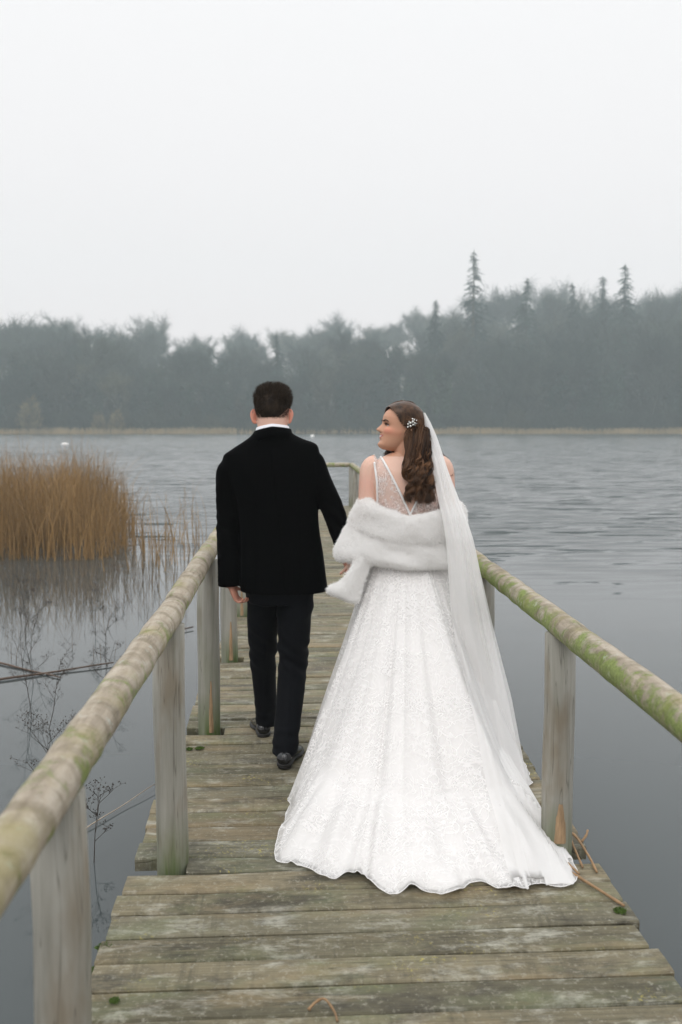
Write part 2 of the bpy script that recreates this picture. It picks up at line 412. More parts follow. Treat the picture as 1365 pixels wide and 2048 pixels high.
# ------------------------------------------------------------------ far woodland
def mat_tree(name, col, var=0.4, trans=0.0):
    m = M(name, 0.9, col, 0.1)
    oi = m.n('ShaderNodeObjectInfo')
    f = m.noise(m.coord('Object'), 0.5, 3, 0.6)
    c = m.ramp(f, [(0.3, tuple(c * (1 - var) for c in col)), (0.7, tuple(c * (1 + var) for c in col))])
    c2 = m.mix(1.0, c, m.ramp(oi.outputs['Random'], [(0.0, (0.45, 0.62, 0.62)), (0.35, (0.85, 1.0, 0.98)), (0.65, (1.25, 1.3, 1.1)), (0.85, (0.7, 0.8, 0.85)), (1.0, (2.1, 1.75, 1.25))]), 'MULTIPLY')
    m.col(c2); return m.m
BARK = mat_tree('bark', (0.030, 0.032, 0.028)); TWIG = mat_tree('bare_twigs', (0.042, 0.050, 0.043)); IVY = mat_tree('ivy_leaves', (0.022, 0.044, 0.036))
NEEDLE = mat_tree('spruce_needles', (0.026, 0.046, 0.040)); WILLOW = mat_tree('willow_twigs', (0.16, 0.115, 0.06)); SCRUB = mat_tree('scrub_twigs', (0.024, 0.030, 0.024))

def sliver(V, F, p, d, L, w, rnd):
    d = d.normalized(); s = d.cross(Vector((rnd.gauss(0, 1), rnd.gauss(0, 1), rnd.gauss(0, 1))))
    s = s.normalized() * w * 0.5; b = len(V); q = p + d * L
    V += [p + s, p - s, q - s * 0.25, q + s * 0.25]; F.append((b, b + 1, b + 2, b + 3))

def leafq(V, F, p, r, rnd):
    a = Vector((rnd.gauss(0, 1), rnd.gauss(0, 1), rnd.gauss(0, 1))).normalized(); u = a.orthogonal().normalized() * r; w = a.cross(u)
    b = len(V); V += [p + u, p + w * 0.7, p - u, p - w * 0.7]; F.append((b, b + 1, b + 2, b + 3))

def broad_proto(seed, H, spread, ivy=0.0, twigs=3200, low=0.18):
    rnd = random.Random(seed); tr = MB(); V = []; F = []; IV = []; IF = []; tips = []
    def branch(p, d, L, r, lev):
        pts = [p]; q = Vector(p); dd = Vector(d)
        for i in range(4):
            dd = (dd + Vector((rnd.gauss(0, .16), rnd.gauss(0, .16), rnd.gauss(0.05, .1)))).normalized(); q = q + dd * (L / 4); pts.append(Vector(q))
        tube(tr, pts, [r * (1 - 0.17 * i) for i in range(5)], 5 if lev < 2 else 4, cap=False)
        if lev >= 3: tips.append((pts, dd)); return
        k = 4 if lev == 0 else 3
        for i in range(k + 1):
            t = rnd.uniform(0.35 if lev == 0 else 0.3, 1.0); j = min(3, int(t * 4)); base = pts[j].lerp(pts[j + 1], t * 4 - j)
            a = rnd.uniform(0, 2 * math.pi); out = Vector((math.cos(a) * spread, math.sin(a) * spread, rnd.uniform(0.25, 1.0))).normalized()
            branch(base, (dd * 0.45 + out).normalized(), L * rnd.uniform(0.5, 0.72), r * 0.55, lev + 1)
        tips.append((pts, dd))
    branch(Vector((0, 0, -0.3)), Vector((rnd.gauss(0, .05), rnd.gauss(0, .05), 1)), H * 0.52, H * 0.022, 0)
    zmax = max(p.z for pts, _ in tips for p in pts); sc = H / zmax
    for i in range(twigs):
        pts, dd = rnd.choice(tips); j = rnd.randrange(1, len(pts)); p = pts[j] + Vector((rnd.gauss(0, .5), rnd.gauss(0, .5), rnd.gauss(0, .5))) * H * 0.035
        d = (dd * 0.6 + Vector((rnd.gauss(0, .7), rnd.gauss(0, .7), rnd.gauss(0.25, .6))))
        tz = p.z * 0.95 / H
        if rnd.random() < 0.55 * max(0, min(1, (tz - 0.55) / 0.35)): continue
        sliver(V, F, p, d, H * rnd.uniform(0.04, 0.09), H * (0.0038 - 0.0018 * max(0, min(1, (tz - 0.5) / 0.4))), rnd)
    for i in range(int(ivy * 2600)):
        pts, dd = rnd.choice(tips); j = rnd.randrange(0, len(pts)); p = pts[j]
        if p.z > H * 0.62 * rnd.uniform(0.6, 1.25): p = Vector((p.x * .5, p.y * .5, p.z * rnd.uniform(.2, .8)))
        p = p + Vector((rnd.gauss(0, .5), rnd.gauss(0, .5), rnd.gauss(0, .6))) * H * 0.05
        if p.z < 0.2: p.z = rnd.uniform(0.2, 3)
        leafq(IV, IF, p, H * rnd.uniform(0.010, 0.021), rnd)
    def sm(L): return [(p[0] * sc, p[1] * sc, p[2] * sc) for p in L]
    a = MB(); a.v = sm(tr.v); a.f = tr.f; b = MB(); b.v = sm(V); b.f = F; c = MB(); c.v = sm(IV); c.f = IF
    out = [('trunk', a.mesh('trunk', BARK)), ('crown', b.mesh('crown', TWIG, False))]
    if ivy: out.append(('ivy', c.mesh('ivy', IVY, False)))
    return out

def conifer_proto(seed, H, rad, thin=1.0):
    rnd = random.Random(seed); tr = MB(); V = []; F = []
    tube(tr, [(0, 0, -0.3), (0, 0, H * 0.5), (0, 0, H)], [H * 0.014, H * 0.008, 0.03], 6)
    z = H * 0.06
    while z < H * 0.99:
        t = z / H; rr = rad * ((1 - t) ** 0.95) * rnd.uniform(0.8, 1.1) + 0.15
        for k in range(rnd.randint(5, 7)):
            a = rnd.uniform(0, 2 * math.pi); L = rr * rnd.uniform(0.3, 1.25); zj = rnd.gauss(0, H * 0.012); o = Vector((math.cos(a), math.sin(a), 0))
            nb = max(6, int(13 * L * thin))
            for i in range(nb):
                s = (i + rnd.random()) / nb; p = o * L * s + Vector((0, 0, z + zj - 0.42 * L * s * s + 0.05 * L * s))
                d = o * 0.7 + Vector((rnd.gauss(0, .6), rnd.gauss(0, .6), rnd.gauss(-0.45, .35)))
                sliver(V, F, p, d, rnd.uniform(0.45, 1.1) * (1.1 - 0.5 * t), 0.24 - 0.15 * t, rnd)
        z += H * 0.019 * rnd.uniform(0.6, 1.5)
    b = MB(); b.v = V; b.f = F
    return [('trunk', tr.mesh('trunk', BARK)), ('crown', b.mesh('crown', NEEDLE, False))]

def scrub_proto(seed, H, mat, nn=1500, flat=1.0):
    rnd = random.Random(seed); tr = MB(); V = []; F = []
    for k in range(7):
        a = rnd.uniform(0, 6.28); d = Vector((math.cos(a) * 0.6, math.sin(a) * 0.6, 1)).normalized()
        tube(tr, [Vector((0, 0, -0.2)), d * H * 0.4, d * H * 0.75 + Vector((0, 0, H * 0.1))], [0.12, 0.07, 0.02], 4, cap=False)
    for i in range(nn):
        a = rnd.uniform(0, 6.28); r = H * 0.62 * flat * math.sqrt(rnd.random()); z = H * (1 - (r / (H * 0.66 * flat)) ** 2) * rnd.uniform(0.08, 1.0)
        p = Vector((r * math.cos(a), r * math.sin(a), z)); p += Vector((N3(p.x, p.y, seed), N3(p.y, p.z, seed), N3(p.z, p.x, seed))) * 0.7
        sliver(V, F, p, Vector((math.cos(a) * .5 + rnd.gauss(0, .4), math.sin(a) * .5 + rnd.gauss(0, .4), rnd.uniform(.3, 1.2))), rnd.uniform(0.5, 1.2), 0.10, rnd)
    b = MB(); b.v = V; b.f = F
    return [('stems', tr.mesh('stems', BARK)), ('crown', b.mesh('crown', mat, False))]

def plant(name, proto, x, y, s=1.0, rz=0.0, sz=1.0, z=None, **k):
    r = empty(name, (x, y, hill(x, y) if z is None else z), rz, **k); r.scale = (s, s, s * sz)
    for nm, me in proto: link(nm, me, r)
    return r

bare = [broad_proto(20 + i, 13, [1.0, 0.8, 1.2][i], 0.0, 5200) for i in range(3)]
ivyt = [broad_proto(40 + i, 13, [0.9, 1.1, 0.75][i], 1.3 + 0.4 * i, 3600) for i in range(3)]
spruce = [conifer_proto(60, 20, 5.6, 0.8), conifer_proto(61, 20, 4.4, 0.8), conifer_proto(62, 24, 5.6, 0.7)]
scrubs = [scrub_proto(80, 5, SCRUB, 1900), scrub_proto(81, 4.2, SCRUB, 1700, 1.4)]
willow = scrub_proto(83, 6, WILLOW, 1500, 0.6)
rnd = random.Random(11)
def ridge(x):      # how tall the wood stands along the shore: lower on the left, higher to the right
    return 1.0 + 0.07 * math.sin(x * 0.075 + 0.5) + 0.05 * math.sin(x * 0.19) + 0.40 * max(0, min(1, (x - 25) / 35)) + 0.08 * max(0, min(1, (-x - 20) / 30))
rows = ((-112, 118, 8, 14, 1.18, 3.6, 5.6, 0.62, 'front'), (-118, 124, 24, 40, 1.42, 3.2, 5.0, 0.5, 'second'), (-135, 145, 62, 95, 1.52, 4.2, 6.5, 0.0, 'back'), (-165, 185, 130, 190, 1.62, 6.5, 9.5, 0.0, 'last'))
LAB = {('front', 1): ('ivy-clad winter tree in the front row on the far shore', 'ivy-clad front row trees'), ('front', 0): ('bare winter tree in the front row on the far shore', 'bare front row trees'),
       ('second', 1): ('misty ivy-clad tree standing behind the front row of the far wood', 'ivy-clad second row trees'), ('second', 0): ('misty bare tree standing behind the front row of the far wood', 'bare second row trees'),
       ('back', 0): ('faint bare tree fading into mist at the back of the far wood', 'faint back row trees'), ('last', 0): ('palest tree outline on the hillside behind the far wood', 'palest hillside trees')}
for (x0, x1, d0, d1, sc, g0, g1, pi, nm) in rows:
    x = x0
    while x < x1:
        y = shore_line(x) + rnd.uniform(d0, d1); s = sc * rnd.uniform(0.84, 1.12) * ridge(x); iv = int(rnd.random() < pi); lb, gr = LAB[(nm, iv)]
        plant('ivy_clad_tree' if iv else 'bare_tree', rnd.choice(ivyt if iv else bare), x, y, s, rnd.uniform(0, 6.28), rnd.uniform(0.9, 1.1), label=lb, cat='tree', group=gr)
        x += rnd.uniform(g0, g1)
# scrub along the water and under the trees
for (d0, d1, s0, s1, g0, g1, lb, gr) in ((3.0, 6.5, 0.7, 1.2, 2.4, 3.8, 'dark leafless bush at the foot of the far wood', 'bushes along the far waterline'), (15, 20, 1.5, 2.2, 4.0, 6.0, 'tall dark undergrowth bush between the trunks of the far wood', 'undergrowth bushes in the far wood')):
    x = -112
    while x < 118:
        plant('waterside_bush' if d0 < 10 else 'undergrowth_bush', rnd.choice(scrubs), x, shore_line(x) + rnd.uniform(d0, d1), rnd.uniform(s0, s1), rnd.uniform(0, 6.28), label=lb, cat='bush', group=gr)
        x += rnd.uniform(g0, g1)
for (x, s, lab) in ((-47.5, 0.80, 'pale orange willow bush on the far shore, left one of a pair'), (-43.5, 0.88, 'pale orange willow bush on the far shore, right one of a pair'), (-62.5, 1.35, 'tall yellowish willow on the far shore near the left edge')):
    plant('willow_bush', willow, x, shore_line(x) + (2.4 if s < 1 else 3.5), s, x, label=lab, cat='bush')
for (x, dy, pr, s, lab) in ((45.0, 42, 2, 1.86, 'tallest spire-topped spruce rising above the misty wood'),
                            (33.4, 30, 1, 1.58, 'small spruce left of the tallest spruce on the far shore'),
                            (59.0, 40, 0, 1.86, 'broad spruce just right of the tallest spruce'),
                            (73.5, 48, 0, 1.78, 'slim faint spruce midway between two broad ones on the right'),
                            (85.5, 42, 0, 2.02, 'big broad spruce nearest the right edge of the far wood'),
                            (81.5, 48, 1, 1.86, 'narrow spruce close against the left side of the rightmost big spruce'),
                            (-7.5, 26, 1, 1.16, 'dark narrow conifer above the groom among bare crowns')):
    plant('spruce_tree', spruce[pr], x, shore_line(x) + dy, s, x, label=lab, cat='tree')

# ------------------------------------------------------------------ haze
mb = MB(); X0, X1, Y0, Y1, Z0, Z1 = -250, 250, -70, 505, -5.0, 82
ballv = [(X0, Y0, Z0), (X1, Y0, Z0), (X1, Y1, Z0), (X0, Y1, Z0), (X0, Y0, Z1), (X1, Y0, Z1), (X1, Y1, Z1), (X0, Y1, Z1)]
mb.add(ballv, [(0, 3, 2, 1), (4, 5, 6, 7), (0, 1, 5, 4), (1, 2, 6, 5), (2, 3, 7, 6), (3, 0, 4, 7)])
hm = bpy.data.materials.new('haze'); hm.use_nodes = True; hm.node_tree.nodes.clear()
ho = hm.node_tree.nodes.new('ShaderNodeOutputMaterial'); hv = hm.node_tree.nodes.new('ShaderNodeVolumePrincipled')
hv.inputs['Color'].default_value = (0.87, 0.975, 0.99, 1); hv.inputs['Density'].default_value = 0.00118; hv.inputs['Anisotropy'].default_value = 0.0
hm.node_tree.links.new(hv.outputs[0], ho.inputs['Volume'])
hm.cycles.homogeneous_volume = True
mb.obj('haze', hm, smooth=False, kind='stuff')

# ------------------------------------------------------------------ pier
pier = empty('pier', (0, 0, -0.45), label='narrow weathered timber jetty with mossy log handrails', cat='pier')
def P(*a): return (a[0], a[1], a[2] + 0.45)      # world -> pier local
def plank_mesh(L, wid, th, seed):
    rnd = random.Random(seed); n = 7; mb = MB(); V = []
    for i in range(n):
        t = i / (n - 1) - 0.5; x = t * L; w0 = wid / 2 + rnd.gauss(0, 0.0012); w1 = wid / 2 + rnd.gauss(0, 0.0012); b = rnd.gauss(0, 0.0015)
        for (py, pz) in ((-w0, -th), (-w0, -0.006), (-w0 + 0.005, 0), (0, 0.0015), (w1 - 0.005, 0), (w1, -0.006), (w1, -th)): V.append((x, py, pz + b))
    F = []
    for i in range(n - 1):
        for k in range(7):
            k2 = (k + 1) % 7; F.append((i * 7 + k, (i + 1) * 7 + k, (i + 1) * 7 + k2, i * 7 + k2))
    F.append(tuple(range(7))); F.append(tuple((n - 1) * 7 + k for k in range(7))[::-1]); mb.add(V, F)
    return mb.mesh('plank', PLANK, False)
PITCH, SHORT, PER = 0.1475, 0.125, 1.6
full = [plank_mesh(1.71, PITCH - 0.012, 0.05, i) for i in range(7)]
short = [plank_mesh(1.29, SHORT - 0.012, 0.05, 20 + i) for i in range(3)]
rnd = random.Random(5); XC = 0.212; SK = R(1.4)
def add_plank(me, y):
    o = link('plank', me, pier, P(XC + rnd.gauss(0, 0.005), y, rnd.gauss(0, 0.0018)), (rnd.gauss(0, 0.006), 0, SK + rnd.gauss(0, 0.0016))); o.scale[0] = 1 + rnd.gauss(0, 0.004)
Y = 3.475 - 2 * PER
post_ys = []
for c in range(13):
    ys_ = Y + c * PER; post_ys.append(ys_ + 0.066)
    if ys_ > 0.5: add_plank(rnd.choice(short), ys_ + SHORT / 2)
    for k in range(10):
        y = ys_ + SHORT + (k + 0.5) * PITCH
        if y < 0.9 or y > 19.8: continue
        add_plank(full[rnd.randrange(7)], y)
END = 19.8
for x in (-0.36, 0.212, 0.80):
    mb = MB(); a, b = 0.045, 0.16
    v = [(x - a, 0.5, -0.052), (x + a, 0.5, -0.052), (x + a, END, -0.052), (x - a, END, -0.052), (x - a, 0.5, -0.052 - b), (x + a, 0.5, -0.052 - b), (x + a, END, -0.052 - b), (x - a, END, -0.052 - b)]
    mb.add([P(*q) for q in v], [(0, 1, 2, 3), (7, 6, 5, 4), (0, 4, 5, 1), (1, 5, 6, 2), (2, 6, 7, 3), (3, 7, 4, 0)])
    mb.obj('beam', BEAM, pier, smooth=False)

RR = 0.048
def rz_left(y): return 0.900 + 0.0095 * (y - 1.6) if y < 5.7 else 0.939
def rx_left(y): return -0.497 - 0.011 * max(0, y - 3.5)
def rz_right(y): return 0.872 - 0.006 * (y - 2.5) if y < 7 else 0.845 - 0.0022 * (y - 7)
def rx_right(y): return 0.933 if y < 8 else 0.933 - 0.004 * (y - 8)
def post_mesh(seed, top, r=0.0575):
    rnd = random.Random(seed); mb = MB(); pts = []; rad = []
    for i in range(9):
        t = i / 8; z = -1.3 + (top + 1.3) * t; pts.append((rnd.gauss(0, .0025), rnd.gauss(0, .0025), z)); rad.append(r * (1.02 - 0.03 * t) * rnd.uniform(0.985, 1.015))
    tube(mb, pts, rad, 18); return mb.mesh('post', POST)
def split_mesh(seed, a0, a1, z1, r):
    rnd = random.Random(seed); mb = MB(); G = []
    for i in range(9):
        t = i / 8; row = []
        for j in range(5):
            s = j / 4 - 0.5; a = (a0 + a1) / 2 + s * (a1 - a0) * (1 - 0.75 * t ** 1.5) + 0.06 * N3(t * 4, seed, 0); rr = r + (0.004 if 0 < j < 4 else -0.004) + 0.002 * N3(t * 9, j, seed)
            row.append((rr * math.cos(a), rr * math.sin(a), 0.004 + t * z1))
        G.append(row)
    grid(mb, G); return mb.mesh('split_wood', SPLIT)
for i, y in enumerate(post_ys):
    if y < 0.2: continue
    for side, (fx, fz) in (('l', (rx_left, rz_left)), ('r', (rx_right, rz_right))):
        yy = y if side == 'l' else y + 0.045
        o = link('post', post_mesh(i * 2 + (side == 'r'), fz(yy) - 0.03), pier, P(fx(yy), yy, 0), (0, 0, rnd.uniform(-0.2, 0.2)))
        if side == 'l' and 4 < y < 11: link('split_wood', split_mesh(i, R(-95), R(-62), rnd.uniform(0.22, 0.28), 0.058), o)
        if side == 'r' and 3 < y < 4: link('split_wood', split_mesh(i, R(-112), R(-58), 0.15, 0.058), o, loc=(0, 0, 0.055))
def rail(pts, mat, seed, r=RR):
    rnd = random.Random(seed); Q = spline(pts, max(24, int(len(pts) * 10))); mb = MB()
    tube(mb, [P(*(q + np.array([rnd.gauss(0, .0012), 0, rnd.gauss(0, .0014)]))) for q in Q], [r * (1 + 0.022 * N3(q[1] * 5, seed, q[0] * 5) + rnd.gauss(0, 0.004)) * (0.93 if k in (0, len(Q) - 1) else 1) for k, q in enumerate(Q)], 20)
    mb.obj('handrail', mat, pier)
def seg(fx, fz, a, b, dz=0.0): return [(fx(y), y, fz(y) + dz) for y in np.linspace(a, b, 5)]
rail(seg(rx_left, rz_left, 0.35, 3.72, -0.004), RAIL_L, 1); rail(seg(rx_left, rz_left, 3.728, 8.4, 0.003), RAIL_L, 2, 0.047); rail(seg(rx_left, rz_left, 8.41, 14.0), RAIL_L, 3); rail(seg(rx_left, rz_left, 14.01, 19.6), RAIL_L, 4)
rail(seg(rx_right, rz_right, 0.35, 5.19), RAIL_R, 5); rail(seg(rx_right, rz_right, 5.20, 9.9, 0.003), RAIL_R, 6, 0.0465); rail(seg(rx_right, rz_right, 9.91, 14.8), RAIL_R, 7); rail(seg(rx_right, rz_right, 14.81, 19.6), RAIL_R, 8)
rail([(rx_left(19.55) + 0.05, 19.62, rz_right(19.6) + 0.0), (0.2, 19.62, rz_right(19.6)), (rx_right(19.6) - 0.04, 19.62, rz_right(19.6))], RAIL_R, 9, 0.045)

# moss tufts and broken stalks lying on the deck
def moss(x, y, z, r, seed, lab):
    rnd = random.Random(seed); mb = MB(); V = []; F = []
    for i in range(420):
        a = rnd.uniform(0, 6.28); q = r * math.sqrt(rnd.random()); q *= 1 + 0.35 * N3(math.cos(a) * 1.7, math.sin(a) * 1.7, seed * 3.1); h = r * 0.28 * max(0, 1 - (q / r) ** 2) * rnd.uniform(0.3, 1.1)
        p = Vector((q * math.cos(a), q * math.sin(a), h)); sliver(V, F, p, Vector((rnd.gauss(0, .7), rnd.gauss(0, .7), .8)), r * rnd.uniform(.15, .35), r * .11, rnd)
    mb.v = V; mb.f = F; ball(mb, (0, 0, 0), (r * .7, r * .5, r * .2), 10, 6)
    mb.obj('moss_tuft', MOSS, smooth=False, loc=(x, y, z), label=lab, cat='moss')
moss(1.026, 3.119, 0.004, 0.022, 1, 'green moss tuft at the end of the long broken reed stalk')
moss(-0.625, 2.97, -0.012, 0.03, 2, 'upper moss tuft on the left deck edge beside the nearest post')
moss(-0.635, 2.84, -0.012, 0.022, 3, 'lower moss tuft on the left deck edge beside the nearest post')
moss(-0.585, 4.82, 0.004, 0.02, 4, 'small moss tuft on the left planks before the second post, outer one')
moss(-0.535, 4.83, 0.004, 0.022, 5, 'small moss tuft on the left planks before the second post, inner one')
moss(-0.54, 2.66, 0.004, 0.016, 6, 'tiny moss tuft on the deck right of the nearest left post')
def stalk(pts, r, lab, n=12):
    mb = MB(); Q = spline(pts, n); base = Q[0].copy(); base[2] = 0
    tube(mb, [q - base for q in Q], [r * (1 + 0.25 * (i % 5 == 0)) * (1 - 0.3 * i / len(Q)) for i in range(len(Q))], 7)
    mb.obj('broken_stalk', REEDSTALK, loc=tuple(base), label=lab, cat='reed stalk')
stalk([(0.88, 3.50, 0.012), (0.96, 3.34, 0.012), (1.049, 3.145, 0.010)], 0.0062, 'long brown reed stalk pointing from the train to the moss tuft')
stalk([(0.90, 3.54, 0.012), (0.932, 3.47, 0.022), (0.957, 3.36, 0.021)], 0.0052, 'short brown stalk lying against the long reed stalk')
stalk([(0.93, 3.70, 0.03), (1.00, 3.69, 0.032), (1.026, 3.658, 0.03), (1.036, 3.5, 0.014), (1.032, 3.40, 0.008)], 0.0056, 'bent brown stalk bridging the notch by the right post')
stalk([(1.006, 3.70, 0.022), (1.002, 3.62, 0.02), (0.992, 3.44, 0.008)], 0.0050, 'upright short stalk crossing the notch by the right post')
stalk([(1.05, 3.665, 0.004), (1.075, 3.69, 0.02), (1.088, 3.715, 0.03)], 0.0052, 'stubby stalk poking up at the plank corner by the right post')
stalk([(0.0, 2.60, 0.004), (0.02, 2.615, 0.016), (0.045, 2.61, 0.028), (0.07, 2.575, 0.014), (0.078, 2.545, 0.003)], 0.0042, 'curled pale reed strip on the nearest planks', 16)

# ------------------------------------------------------------------ reeds and water plants
REED = mat_simple('reed_brown', (0.285, 0.175, 0.072), 0.8, 0.65, 0.9, 0, (1, 1, 0.3))
rnd = random.Random(21); sp = []
while len(sp) < 5400:
    x = rnd.uniform(-8.5, -2.2); y = rnd.uniform(14.6, 25)
    edge = -2.15 - 0.28 * (y - 15.5) + 0.5 * N3(y * 1.3, 0, 2) - 0.5 * rnd.random() ** 2
    front = 15.1 + 0.5 * N3(x * 0.9, 0, 5) + (0.5 if x > -3 else 0)
    if x > edge or y < front: continue
    dens = 0.45 + 1.0 * N3(x * 1.1, y * 0.7, 7) + (0.35 if x < -3.9 else 0)
    if x > -3.0: dens *= 0.6
    if rnd.random() > dens: continue
    tall = 1.0 if x < -3.85 else 0.80
    tall *= 1.0 - 0.3 * max(0, (x + 2.9)) - max(0, y - 17.5) * 0.012
    sp.append((x, y, -0.5, tall * (0.80 + 0.35 * N3(x * 1.3, y * 1.1, 1)) * rnd.uniform(0.75, 1.12)))
for i in range(55):
    x = -2.5 + rnd.gauss(0.25, 0.35); y = rnd.uniform(13.6, 17.5); sp.append((min(x, -1.5), y, -0.5, rnd.uniform(0.25, 0.75)))
blades('reed_bed', sp, 1.80, 0.017, REED, 0.16, 6, 2, 0.30, label='tall brown reed bed standing in the water on the left', cat='reeds', kind='stuff')
sp = []
for i in range(1900):
    x = rnd.uniform(-8, -0.9); y = 8.0 + 7.2 * math.sqrt(rnd.random())
    if x > -1.2 - 0.15 * (y - 8): continue
    if rnd.random() > 0.5 + 0.6 * N3(x, y, 3) + 0.05 * (y - 8): continue
    sp.append((x, y, -0.47, rnd.uniform(0.2, 0.8)))
blades('sparse_reeds', sp, 0.42, 0.006, mat_simple('thin_stem', (0.11, 0.075, 0.045), 0.8, 0.4, 2), 0.25, 4, 9, 0.2, label='thin dead stems scattered in still water left of the jetty', cat='reeds', kind='stuff')
DEAD = mat_simple('dead_stem', (0.045, 0.035, 0.028), 0.8, 0.4, 5)
def umbel(x, y, h, seed, lab, lean=(0, 0)):
    rnd = random.Random(seed); mb = MB(); tips = []
    r0 = empty('dead_water_plant', (x, y, -0.45), label=lab, cat='plant', group='dead plants standing in the water')
    def br(p, d, L, r, lev):
        pts = [p]; q = Vector(p); dd = Vector(d)
        for i in range(5):
            dd = (dd + Vector((rnd.gauss(0, .09), rnd.gauss(0, .09), rnd.gauss(.02, .05)))).normalized(); q = q + dd * L / 5; pts.append(Vector(q))
        tube(mb, pts, [r * (1 - 0.13 * i) for i in range(6)], 5, cap=False)
        if lev == 3: tips.append(q); return
        for i in range([7, 5, 4][lev]):
            t = rnd.uniform(0.35, 1.0) if lev == 0 else rnd.uniform(0.5, 1.0); j = min(4, int(t * 5)); b = pts[j].lerp(pts[j + 1], t * 5 - j); a = rnd.uniform(0, 6.28)
            br(b, (dd * 0.6 + Vector((math.cos(a), math.sin(a), rnd.uniform(0, .7)))).normalized(), L * [0.30, 0.42, 0.5][lev] * rnd.uniform(.6, 1.2), r * 0.52, lev + 1)
    br(Vector((0, 0, -0.1)), Vector((lean[0], lean[1], 1)).normalized(), h, 0.0032, 0)
    mb.obj('stem', DEAD, r0)
    hb = MB()
    for t in tips: ball(hb, t, 0.0030, 5, 4)
    hb.obj('seed_heads', DEAD, r0, kind='stuff')
for i, (x, y, h, l) in enumerate(((-1.02, 4.55, 0.42, (.12, 0)), (-1.22, 4.85, 0.62, (-.12, .1)), (-1.75, 6.6, 0.62, (.05, 0)), (-1.95, 6.95, 0.75, (-.1, 0)), (-1.60, 7.5, 0.55, (.15, 0)), (-2.2, 7.9, 0.7, (0, 0)), (-1.75, 8.6, 0.6, (.05, 0)), (-2.5, 8.9, 0.65, (.1, 0)), (-2.1, 9.8, 0.5, (-.1, 0)), (-2.9, 10.2, 0.6, (.05, 0)))):
    umbel(x, y, h, 100 + i, ['thin branching dead plant in still water nearest the deck edge', 'tall dead branching stem in the water beside the nearest left post'][i] if i < 2 else 'dark branching dead plant standing in still water left of the handrail', l)
def floater(a, b, r, lab, mat=None):
    mb = MB(); a = Vector(a); b = Vector(b); Q = [(a.lerp(b, t / 8) + Vector((0, 0, 0.003 * math.sin(t * 1.1)))) - a for t in range(9)]
    tube(mb, Q, [r * (1 - 0.06 * i) for i in range(9)], 6); mb.obj('floating_reed_stem', mat or REEDSTALK, loc=tuple(a), label=lab, cat='reed stalk')
DK = mat_simple('wet_stalk', (0.10, 0.065, 0.045), 0.5, 0.3, 8)
floater((-2.62, 7.85, -0.44), (-1.66, 8.45, -0.43), 0.012, 'long straight brown reed stem afloat by the middle of the left rail', DK)
floater((-2.75, 8.6, -0.44), (-2.0, 8.0, -0.44), 0.011, 'dark floating stem crossing under the long straight one', DK)
floater((-1.62, 9.35, -0.44), (-1.15, 9.95, -0.43), 0.012, 'dark floating stem end showing beyond the left rail', DK)
floater((-1.14, 4.9, -0.44), (-0.86, 5.5, -0.42), 0.0035, 'pale thin reed straw leaning in the water near the first post', mat_simple('straw', (0.46, 0.38, 0.29), 0.7, 0.15, 8))

# ------------------------------------------------------------------ buoys far out
BUOY = mat_simple('buoy_plastic', (0.82, 0.78, 0.76), 0.4, 0.05, 2)
def buoy(x, y, rx, rzz, lab):
    r = empty('mooring_buoy', (x, y, -0.45), label=lab, cat='buoy', group='white mooring buoys')
    mb = MB(); ball(mb, (0, 0, rzz * 0.1), (rx, rx, rzz), 20, 12); mb.obj('float', BUOY, r)
    mb = MB(); tube(mb, [(0.05 * math.cos(a), 0, rzz * 1.1 + 0.03 * math.sin(a)) for a in np.linspace(0, 6.28, 13)], 0.014, 6); mb.obj('mooring_ring', BEAM, r)
buoy(-25.5, 106.2, 0.38, 0.19, 'low white mooring buoy on the lake at the left')
buoy(1.0, 176.0, 0.34, 0.34, 'round white mooring buoy seen over the shoulder of the groom')

# ================================================================== people
def mat_skin(name, col, sss=0.12):
    m = M(name, 0.5, col, 0.35)
    at = m.n('ShaderNodeAttribute'); at.attribute_name = 'tint'
    f = m.noise(m.coord('Object'), 22, 4, 0.6)
    c = m.mix(0.35, at.outputs['Color'], m.ramp(f, [(0.3, (0.88, 0.80, 0.78)), (0.7, (1.0, 1.0, 1.0))]), 'MULTIPLY')
    m.col(c)
    m.b.inputs['Subsurface Weight'].default_value = sss; m.b.inputs['Subsurface Radius'].default_value = (1.0, 0.35, 0.2); m.b.inputs['Subsurface Scale'].default_value = 0.008
    m.bump(m.noise(m.coord('Object'), 220, 2), 0.08, 0.002)
    return m.m

def skin_obj(rm, name, mat, parent, base, tint):
    """mesh of the continuous body with a per-vertex skin colour"""
    o = MB(); o.f = rm.f; o.v = [tuple(c) for c in rm.co]
    ob = o.obj(name, mat, parent, base=base)
    at = ob.data.color_attributes.new('tint', 'FLOAT_COLOR', 'POINT')
    arr = np.ones((len(rm.co), 4)); arr[:, :3] = np.array([tint(c) for c in rm.co]); at.data.foreach_set('color', arr.ravel())
    return ob

